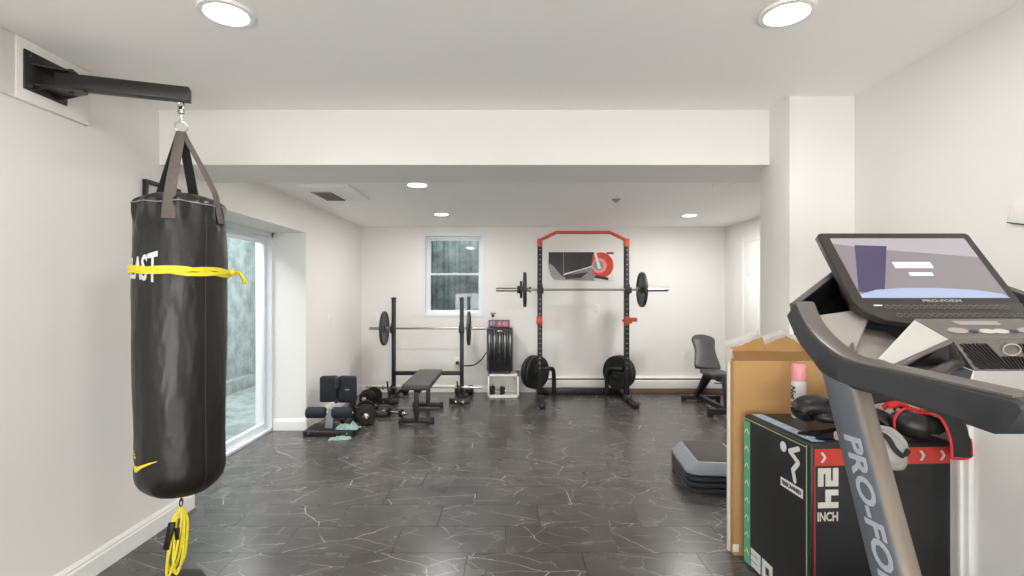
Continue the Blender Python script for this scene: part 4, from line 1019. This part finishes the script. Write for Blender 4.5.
rs = thing('resistance_straps', 'tangle of red straps behind the black mitt on the plyo box', 'strap', (1.75, 2.25, ZB))
rng = random.Random(5)
for k in range(7):
    a = V((1.66+.025*k, 2.20+.02*rng.random(), ZB+.08+.05*rng.random())); b = a+V((.06, .05*rng.random(), .01)); c_ = a+V((.11, .02, -.03+.04*rng.random())); d_ = V((a.x+.13, 2.22, ZB+.03))
    d_.x = min(d_.x, 1.84); c_.x = min(c_.x, 1.84)
    MB().sweep([a, b, c_, d_], .024, .004, V((0, .5, 1)), 5).build('strap', M['redtrim'], rs)
MB().sweep([(1.62, 2.30, ZB+.12), (1.69, 2.28, ZB+.15), (1.75, 2.27, ZB+.14), (1.80, 2.24, ZB+.10), (1.83, 2.2, ZB+.05)], .05, .012, V((0, .7, .7)), 6).build('padded_strap', M['strapd'], rs)
MB().blob([(1.765, 2.20, ZB+.03), (1.80, 2.18, ZB+.055), (1.835, 2.15, ZB+.05), (1.85, 2.13, ZB+.03)], [(.02, .02), (.045, .045), (.04, .04), (.01, .015)], V((0, 0, 1)), 18, 5, .12).build('folded_pad', M['strapd'], rs, 70)
# black pad with red edge over the right front corner
pad = thing('ankle_strap', 'black padded strap with bright red edge hanging over the right corner of the plyo box', 'strap', (1.83, 2.05, .72))
path = [P(934, 412, 2.2), P(946, 414, 2.1), P(955, 424, 2.05), P(961, 440, 2.035), P(965, 457, 2.03)]
path = [V((min(p.x, 1.842), p.y, p.z)) for p in path]
MB().sweep(path, .078, .012, V((1, .0, .15)), 7).build('pad', M['strapd'], pad)
cm = catmull(path, 7); sdv = V((1, 0, .15)).normalized()
edge = [p-sdv*.04 for p in cm]+[cm[-1]+V((-.02, 0, -.008)), cm[-1]+V((.02, 0, -.006))]+[p+sdv*.040 for p in cm[::-1]]
MB().tube(edge, .0055, 8, 2).build('red_edging', M['redtrim'], pad)
# grey-white glove hanging over the front edge
gg = thing('training_glove', 'pale grey and black training glove draped over the front of the plyo box', 'glove', (1.63, 2.07, .69))
MB().blob([(1.530, 2.13, ZB+.03), (1.545, 2.075, ZB+.022), (1.570, 2.05, ZB-.01), (1.580, 2.045, ZB-.05), (1.585, 2.05, ZB-.085), (1.585, 2.052, ZB-.098)], [(.03, .01), (.042, .018), (.05, .024), (.052, .026), (.046, .02), (.03, .006)], V((0, 1, .3)), 22, 6, .06).build('glove_palm', M['clothwhite'], gg, 70)
MB().blob([(1.545, 2.16, ZB+.04), (1.585, 2.10, ZB+.042), (1.610, 2.055, ZB+.01), (1.620, 2.035, ZB-.03)], [(.02, .014), (.03, .018), (.026, .018), (.012, .01)], V((0, 1, .3)), 18, 6, .06).build('thumb_pad', M['clothwhite'], gg, 70)
MB().sweep([(1.520, 2.10, ZB+.055), (1.545, 2.04, ZB+.04), (1.560, 2.018, ZB+.0), (1.595, 2.018, ZB-.03), (1.620, 2.02, ZB-.005)], .02, .005, V((1, 0, .6)), 6).build('black_trim', M['strapd'], gg)

# white paper/panel corner on the right wall
mm = Matrix.Translation((XR-.001, 1.74, 1.73)) @ Matrix.Rotation(math.radians(14), 4, 'X')
wpn = thing('wall_panel', 'white panel with dark lower edge on the right wall at the frame edge', 'panel', (XR, 1.74, 1.65))
MB(mm).box((-.008, -.13, -.1), (0, .125, -.03), .002).build('panel_sheet', M['trim'], wpn)
MB(mm).box((-.010, -.13, -.1035), (-.002, .125, -.1)).build('lower_edge', M['iron'], wpn)

# ------------------------------------------------------------------ treadmill
XT, XT2 = .85, 1.65       # outer faces of the two side rails
XC = (XT+XT2)/2
tr = thing('treadmill', 'large grey treadmill with tilted touch screen at the right, its console facing the camera', 'treadmill', (XC, .9, 0))
def mir(p): return V((2*XC-p[0], p[1], p[2]))
top = [(.845, 1.222), (1.079, 1.2265), (1.19, 1.2265), (1.270, 1.232), (1.345, 1.256), (1.405, 1.287), (1.450, 1.325), (1.480, 1.366)]
bot = [(.880, 1.150), (1.079, 1.1605), (1.20, 1.1605), (1.275, 1.163), (1.355, 1.176), (1.415, 1.215), (1.475, 1.255), (1.530, 1.322)]
def shell_rings(sgn, w_in, inset):
    R = []
    for (y1, z1), (y2, z2) in zip(catmull([V((a, b, 0)) for a, b in top], 4), catmull([V((a, b, 0)) for a, b in bot], 4)) if False else []: pass
    T = catmull([V((a, b, 0)) for a, b in top], 4); B = catmull([V((a, b, 0)) for a, b in bot], 4)
    for t, b in zip(T, B):
        o_ = XT if sgn > 0 else XT2; s = 1 if sgn > 0 else -1
        R.append([V((o_+s*x, y_, z_)) for x, y_, z_ in ((.006, b.x, b.y), (0, b.x+(t.x-b.x)*.12, b.y+(t.y-b.y)*.12), (0, b.x+(t.x-b.x)*.9, b.y+(t.y-b.y)*.9), (.006, t.x, t.y), (w_in, t.x, t.y), (w_in, b.x, b.y))])
    return R
for sg in (1, -1):
    R = shell_rings(sg, .058, 0)
    k = 7     # split between handrail and console shell
    # rounded tip of the rail
    tip = R[0]; c0 = sum(tip, V())/6
    pre = []
    for q, sc2 in ((-.030, .35), (-.022, .7), (-.010, .92)):
        pre.append([V((p.x, c0.y+q+(p.y-c0.y)*sc2, c0.z+.012*(1-sc2)+(p.z-c0.z)*sc2)) for p in tip])
    MB().rings(pre+R[:k+1]).build('handrail', M['tdark'], tr, 35)
    side = MB().rings(R[k:]).build('console_side', M['tdark'], tr, 35)
    # lighter top strip of the rail and rim
    T = catmull([V((a, b, 0)) for a, b in top], 4)
    o_ = XT if sg > 0 else XT2; s = sg
    MB().rings([[V((o_+s*a, t.x, t.y+z_)) for a, z_ in ((.003, -.002), (.003, .003), (.010, .006), (.050, .006), (.056, .003), (.056, -.002))] for t in T]).build('rim_strip', M['tmid'], tr, 50)
    # slanted upright
    pt, pb = V((o_+s*.028, 1.313, 1.205)), V((o_+s*.028, .855, .10))
    ax = (pb-pt).normalized(); fw = V((0, 1, 0)); fw = (fw-ax*fw.dot(ax)).normalized(); sx = V((1, 0, 0))
    prof = [(-.024, .052), (-.026, .048), (-.026, -.040), (-.022, -.047), (-.012, -.053), (.012, -.053), (.022, -.047), (.026, -.040), (.026, .048), (.024, .052)]
    up_ = MB(); up_.rings([[p+sx*a+fw*b*k2 for a, b in prof] for p, k2 in ((pt, 1.0), (pb, 1.0))])
    for f_ in up_.bm.faces:
        cc = f_.calc_center_median(); rel = (cc-pt)-ax*(cc-pt).dot(ax)
        if rel.dot(fw) < -.044 and len(f_.verts) == 4: f_.material_index = 1
    u_ = up_.build('upright', [M['tgrey'], M['tbronze']], tr, 40)
    if sg == 1:
        # lettering runs down the outer face
        O = pt+(pb-pt)*.0
        def tf(x, y, z): return V((XT+.0005-z, 0, 0))+V((0, O.y, O.z))+ax*(x)+fw*0+V((0, 0, 0))+(fw*(-1))*0+(-fw)*(-y)*1
        def tf(x, y, z):
            q = V((XT+.0015-z, O.y, O.z))+ax*(.375+x)-fw*(y+.004)
            return V((XT+.0015-z, q.y, q.z))
        MB().text('PRO-FORM', .078, tf, .0012, .3, .0022, 1.08).build('lettering', M['silver'], u_, 0)
    # foot joint on the deck
    MB().box((o_+s*.028-.04, .74, .03), (o_+s*.028+.04, 1.0, .16), .015, seg=3).build('upright_foot', M['tdark'], tr)
# deck, belt and motor hood (below the frame of the photo)
MB().box((XC-.34, -.75, .10), (XC+.34, .78, .15), .01).build('deck_frame', M['tdark'], tr)
MB().box((XC-.25, -.76, .148), (XC+.25, .72, .158), .004).build('running_belt', M['rubber'], tr)
for s in (-1, 1): MB().box((XC+s*.30-.05, -.75, .14), (XC+s*.30+.05, .75, .185), .012).build('foot_rail', M['tmid'], tr)
MB().rings([[V((XC+x, y, z)) for x, z in ((-.33, .05), (-.33, .2*h_), (-.26, .30*h_), (.26, .30*h_), (.33, .2*h_), (.33, .05))] for y, h_ in ((.70, .75), (.78, 1), (.98, 1), (1.12, .7))]).build('motor_hood', M['tdark'], tr, 35)
for x in (-.3, .3):
    for y in (-.7, 1.0): MB().cyl((XC+x, y, 0), (XC+x, y, .11), .03).build('foot', M['rubber'], tr)
# console body : back wall, pockets, trays  (left ones mirrored to the right)
for sg in (1, -1):
    q = (lambda x, y, z: V((x, y, z))) if sg > 0 else (lambda x, y, z: mir((x, y, z)))
    # raised back rim rising toward the screen
    B0, B1 = (.853, 1.50, 1.368), (1.045, 1.60, 1.470)
    MB().rings([[q(*V(a)) for a in ((p[0], p[1], p[2]), (p[0]+.004, p[1]+.022, p[2]-.004), (p[0]+.02, p[1]+.026, p[2]-.10-.06*e), (p[0]+.022, p[1]+.018, p[2]-.10-.06*e), (p[0]+.008, p[1]+.006, p[2]-.012), (p[0]+.006, p[1]-.004, p[2]-.010))] for p, e in ((B0, 0), (((B0[0]+B1[0])/2, (B0[1]+B1[1])/2, (B0[2]+B1[2])/2), .5), (B1, 1))]).build('back_rim', M['tmid'], tr, 30)
    # accessory pocket: dark open bin
    bin_ = MB()
    a0, a1 = V((.893, 1.468, 1.328)), V((1.045, 1.50, 1.345))     # front lip
    b0, b1 = V((.868, 1.503, 1.358)), V((1.06, 1.603, 1.460))     # back top
    dn = V((0, -.006, -.066))
    for quad_ in ((a0, a1, a1+dn, a0+dn), (b0, b1, b1+dn, b0+dn), (a0, b0, b0+dn, a0+dn), (a1, b1, b1+dn, a1+dn), (a0+dn, a1+dn, b1+dn, b0+dn)):
        bin_.quad(*[q(*p) for p in quad_])
    r_ = bmesh.ops.solidify(bin_.bm, geom=bin_.bm.faces[:], thickness=.003)
    bin_.build('accessory_pocket', M['tblack'], tr, 20)
    # light sloping surface between pocket, rim and tray frame
    sl = MB()
    pts_ = [(.897, 1.470, 1.329), (1.045, 1.500, 1.346), (1.06, 1.47, 1.325), (.93, 1.34, 1.245), (.905, 1.345, 1.25), (.888, 1.40, 1.283), (.884, 1.445, 1.318)]
    sl.rings([[q(*p) for p in pts_], [q(p[0], p[1]+.002, p[2]-.012) for p in pts_]]); sl.build('side_ledge', M['tlight'], tr, 20)
    # tray frame (raised ring) and tray floor
    ringp = [(1.055, 1.50, 1.325), (.99, 1.43, 1.284), (.925, 1.345, 1.247), (.905, 1.29, 1.232), (.925, 1.235, 1.226), (.962, 1.236, 1.214), (1.03, 1.243, 1.246), (1.106, 1.250, 1.277)]
    MB().tube([q(*p) for p in ringp], .0065, 8, 5).build('tray_frame', M['tmid'], tr)
    tf_ = MB()
    pts_ = [(.915, 1.30, 1.218), (.94, 1.245, 1.208), (.96, 1.262, 1.204), (1.09, 1.335, 1.225), (1.13, 1.42, 1.252), (1.13, 1.50, 1.285), (1.05, 1.50, 1.296), (.985, 1.425, 1.258)]
    tf_.rings([[q(*p) for p in pts_], [q(p[0], p[1], p[2]-.012) for p in pts_]]); tf_.build('tray', M['tlight'], tr, 20)
    # dark underside of the tray and console shell
    un = MB()
    pts_ = [(.905, 1.24, 1.208), (1.13, 1.215, 1.208), (1.15, 1.56, 1.27), (1.04, 1.575, 1.30), (.90, 1.47, 1.26), (.90, 1.36, 1.20)]
    un.rings([[q(*p) for p in pts_], [q(p[0], p[1]+.01, p[2]-.03) for p in pts_]]); un.build('underside', M['tdark'], tr, 20)
    # pale sloping cheek of the centre console
    ck = MB()
    A, Bq, C_, D = (1.108, 1.36, 1.326), (1.108, 1.255, 1.283), (.962, 1.245, 1.222), (.940, 1.275, 1.2258)
    E, F_ = (1.108, 1.255, 1.23), (1.108, 1.36, 1.24)
    lw = lambda p, d=.007: q(p[0]+.002, p[1]+.003, p[2]-d)
    ck.rings([[q(*A), q(*Bq), q(*C_), q(*D)], [lw(A), lw(Bq), lw(C_), lw(D)]])
    ck.build('console_cheek', M['tpale'], tr, 20)
    MB().rings([[lw(A, .016), lw(Bq, .014), lw(C_, .012), lw(D, .012)], [q(*F_), q(*E), q(C_[0]+.04, C_[1]+.01, C_[2]-.018), q(D[0]+.04, D[1], D[2]-.018)]]).build('cheek_shadow_fill', M['tblack'], tr, 20)  # black filler stands in for the shadow under the cheek
    # curved grip tube from rail into the centre
    MB().tube([q(.885, 1.09, 1.196), q(.94, 1.13, 1.203), q(1.01, 1.165, 1.216), q(1.06, 1.20, 1.222), q(1.11, 1.235, 1.224)], .0135, 14).build('pulse_grip', M['bezel'], tr)
# centre console: button deck and speaker grille
cdk = MB()
y0_, z0_, y1_, z1_ = 1.36, 1.327, 1.255, 1.284
cdk.rings([[V((XC+s*.145, y, z)) for s, y, z in ((-1, y0_, z0_), (1, y0_, z0_), (1, y1_, z1_), (-1, y1_, z1_))], [V((XC+s*k_, y, z)) for s, k_, y, z in ((-1, .145, y0_+.03, z0_-.10), (1, .145, y0_+.03, z0_-.10), (1, .105, 1.25, 1.215), (-1, .105, 1.25, 1.215))]])
cdk.build('centre_console', M['tmid'], tr, 25)
dxn = V((0, z1_-z0_, y0_-y1_)).normalized()       # normal of the button deck (up, toward user)
def deckp(u, v, h_=0): # u across -1..1, v 0 far..1 near
    return V((XC+u*.145, y0_+(y1_-y0_)*v, z0_+(z1_-z0_)*v))+V((0, -.38, .92))*h_
for u, v, w_, mt in ((-.62, .66, .026, M['tlight']), (-.12, .70, .02, M['tpale']), (.12, .70, .02, M['tpale']), (.62, .66, .026, M['tlight']), (-.36, .70, .011, M['tdark']), (.36, .70, .011, M['tdark'])):
    c = deckp(u, v, .0015)
    MB().rings([[c+V((math.cos(a)*w_*sc2, math.sin(a)*w_*.55*sc2*.92, math.sin(a)*w_*.55*sc2*.38))+V((0, -.38, .92))*h_ for a in [2*PI*k/20 for k in range(20)]] for sc2, h_ in ((1, 0), (.9, .003))]).build('button', mt, tr, 50)
m = MB(); m.rings([[deckp(u, v, h_) for u, v in ((-.42, .16), (.42, .16), (.38, .34), (-.36, .34))] for h_ in (0, .002)]); m.build('ledge_strip', M['tlight'], tr, 0)
# grille face (toward the user and down)
gA, gB, gC, gD = V((XC-.14, 1.249, 1.279)), V((XC+.14, 1.249, 1.279)), V((XC+.10, 1.232, 1.205)), V((XC-.10, 1.232, 1.205))
g_ = MB(); g_.rings([[gA, gB, gC, gD], [p+V((0, .03, .006)) for p in (gA, gB, gC, gD)]]); g_.build('speaker_panel', M['tmid'], tr, 20)
m = MB()
def gp_(u, v):
    a = gA+(gB-gA)*u; b = gD+(gC-gD)*u; return a+(b-a)*v+V((0, -.0035, .0))
for k in range(-3, 26):
    u0 = k/26
    ua, ub = u0, u0+.16
    va, vb = .10, .92
    if ua < .04: va += (.04-ua)/.16*.82; ua = .04
    if ub > .96: vb -= (ub-.96)/.16*.82; ub = .96
    if vb-va < .08: continue
    if .38 < (ua+ub)/2 < .62:
        va = max(va, .52); ua = u0+.16*(va-.10)/.82
        if vb-va < .1: continue
    m.bar(gp_(ua, va), gp_(ub, vb), .0045, .003, up=V((1, 0, 0)))
m.build('speaker_grille', M['tblack'], tr, 0)
c = gp_(.5, .30); m = MB(); m.tube([c+V((math.cos(a)*.022, 0, math.sin(a)*.014)) for a in [2*PI*k/20 for k in range(20)]], .002, 6, 2, True); m.build('speaker_ring', M['tlight'], tr)
# key strip under the screen
SX0, SX1 = 1.006, 1.494
sb, stp = V((0, 1.452, 1.366)), V((0, 1.626, 1.592))
sdir = (stp-sb); SL = sdir.length; sdir.normalize(); snrm = V((0, -sdir.z, sdir.y))
def sp_(x, v, h_=0): return V((x, sb.y, sb.z))+V((0, sdir.y, sdir.z))*v+V((0, snrm.y, snrm.z))*h_
ks = MB()
kp_ = [(SX0+.002, 1.452, 1.368), (SX0+.012, 1.43, 1.345), (SX0+.05, 1.40, 1.322), (SX0+.10, 1.385, 1.314), (SX1-.10, 1.385, 1.314), (SX1-.05, 1.40, 1.322), (SX1-.012, 1.43, 1.345), (SX1-.002, 1.452, 1.368)]
ks.rings([[V(p) for p in kp_], [V((p[0], p[1]+.03, p[2]-.012)) for p in kp_]]); ks.build('key_strip', M['bezel'], tr, 40)
m = MB()
for r_i in range(2):
    for k in range(18):
        x = SX0+.085+k*(SX1-SX0-.15)/17+.012*r_i
        t_ = .22+.42*r_i; c = V((x, 1.452+(1.385-1.452)*t_, 1.368+(1.314-1.368)*t_))+V((0, -.0012, .0015))
        m.tube([c+V((math.cos(a)*.0075, -.62*math.sin(a)*.006*-1, math.sin(a)*.005)) for a in [2*PI*j/10 for j in range(10)]], .0009, 4, 1, True)
m.build('key_row', M['tmid'], tr, 0, kind='stuff')
MB().box((SX0+.045, 1.4345, 1.360), (SX0+.068, 1.4375, 1.3635)).build('logo_mark', M['white'], tr)
# screen slab
sn_ = MB(); cor = [(SX0, 0), (SX1, 0), (SX1, SL), (SX0, SL)]
def rr_scr(x0, x1, v0, v1, r, n=4):
    out = []
    for cx_, cv_, a0 in ((x1-r, v1-r, 0), (x0+r, v1-r, 90), (x0+r, v0+r, 180), (x1-r, v0+r, 270)):
        for k in range(n+1): a = math.radians(a0+90*k/n); out.append((cx_+r*math.cos(a), cv_+r*math.sin(a)))
    return out
sn_.rings([[sp_(x, v, h_) for x, v in rr_scr(SX0+i_, SX1-i_, i_, SL-i_, .012)] for i_, h_ in ((.01, -.030), (0, -.022), (0, -.003), (.002, 0))])
scr = sn_.build('screen_housing', M['bezel'], tr, 35)
M['scr'] = mat('screen_lit_grey', (70, 66, 72), .12, var=.03, emit=((158, 148, 150), .6)); M['scr'].node_tree.nodes['Principled BSDF'].inputs['Coat Weight'].default_value = .6
M['scrp'] = mat('screen_lit_purple', (40, 36, 54), .12, var=.05, emit=((90, 80, 112), .6)); M['scrb'] = mat('screen_lit_blue', (90, 96, 112), .12, emit=((176, 186, 214), .75))
M['scrw'] = mat('screen_lit_button', (200, 200, 210), .12, emit=((206, 210, 226), .8)); M['scrl'] = mat('screen_reflection_pale', (90, 88, 94), .12, emit=((190, 184, 186), .66))
dx0, dx1, dv0, dv1 = SX0+.030, SX1-.026, .020, SL-.024
dw_, dh_ = dx1-dx0, dv1-dv0
def sq_(u0, v0, u1, v1, h_, nm, mt, par, poly=None):
    pl = poly or [(u0, v0), (u1, v0), (u1, v1), (u0, v1)]
    return MB().rings([[sp_(dx0+u*dw_, dv0+v*dh_, h0) for u, v in pl] for h0 in (h_-.0004, h_)]).build(nm, mt, par, 0)
dsp = sq_(0, 0, 1, 1, .0008, 'display', M['scr'], tr)
sq_(0, 0, 0, 0, .0014, 'screen_reflection_band', M['scrl'], dsp, [(0, .99), (1, .99), (1, .66), (.30, .80), (0, .90)])  # pale band paints a reflection across the top of the display
sq_(.17, .10, .45, .82, .0020, 'screen_panel_purple', M['scrp'], dsp, [(.0, .10), (.165, .05), (.385, .85), (.155, .87)])
sq_(0, 0, 0, 0, .0026, 'screen_panel_blue', M['scrb'], dsp, [(0, .0), (1, .0), (.97, .06), (.80, .12), (.55, .15), (.30, .15), (.12, .12), (0, .05)])
sq_(.35, .47, .62, .57, .0032, 'screen_button', M['scrw'], dsp); sq_(.42, .345, .585, .395, .0032, 'screen_button', M['scrw'], dsp)
MB().text('PRO-FORM', .0155, lambda x, y, z: sp_(XC+.015+x, .0095+y*.9, .001+z), .0006, 0, .0004, 1.5).build('lettering', M['tlight'], scr, 0)
MB().cyl(sp_(XC-.05, SL-.013, 0), sp_(XC-.05, SL-.013, .001), .003, seg=12).build('camera_lens', M['tblack'], scr)
# neck that carries the screen and cross beam joining both sides
MB().box((XC-.10, 1.51, 1.27), (XC+.10, 1.60, 1.42), .02, seg=3).build('screen_neck', M['tblack'], tr)
MB().rings([[V((x, y, z)) for y, z in ((1.50, 1.24), (1.56, 1.25), (1.60, 1.33), (1.585, 1.40), (1.53, 1.36), (1.49, 1.30))] for x in (1.07, 1.43)]).build('cross_beam', M['tdark'], tr, 35)

# ------------------------------------------------------------------ camera and view
cd_ = bpy.data.cameras.new('camera'); cam = bpy.data.objects.new('camera', cd_); COL.objects.link(cam)
cam.location = (0, 0, 1.4); cam.rotation_euler = (PI/2, 0, 0)
cd_.sensor_width = 36; cd_.lens = 500/1024*36; cd_.shift_x = 4/1024; cd_.shift_y = 4/1024; cd_.clip_start = .02
S.camera = cam
S.view_settings.view_transform = 'Standard'; S.view_settings.look = 'None'; S.view_settings.gamma = 1; S.view_settings.use_curve_mapping = False
S.view_settings.exposure = 0.23
S.cycles.max_bounces = 12; S.cycles.diffuse_bounces = 8; S.cycles.use_denoising = True
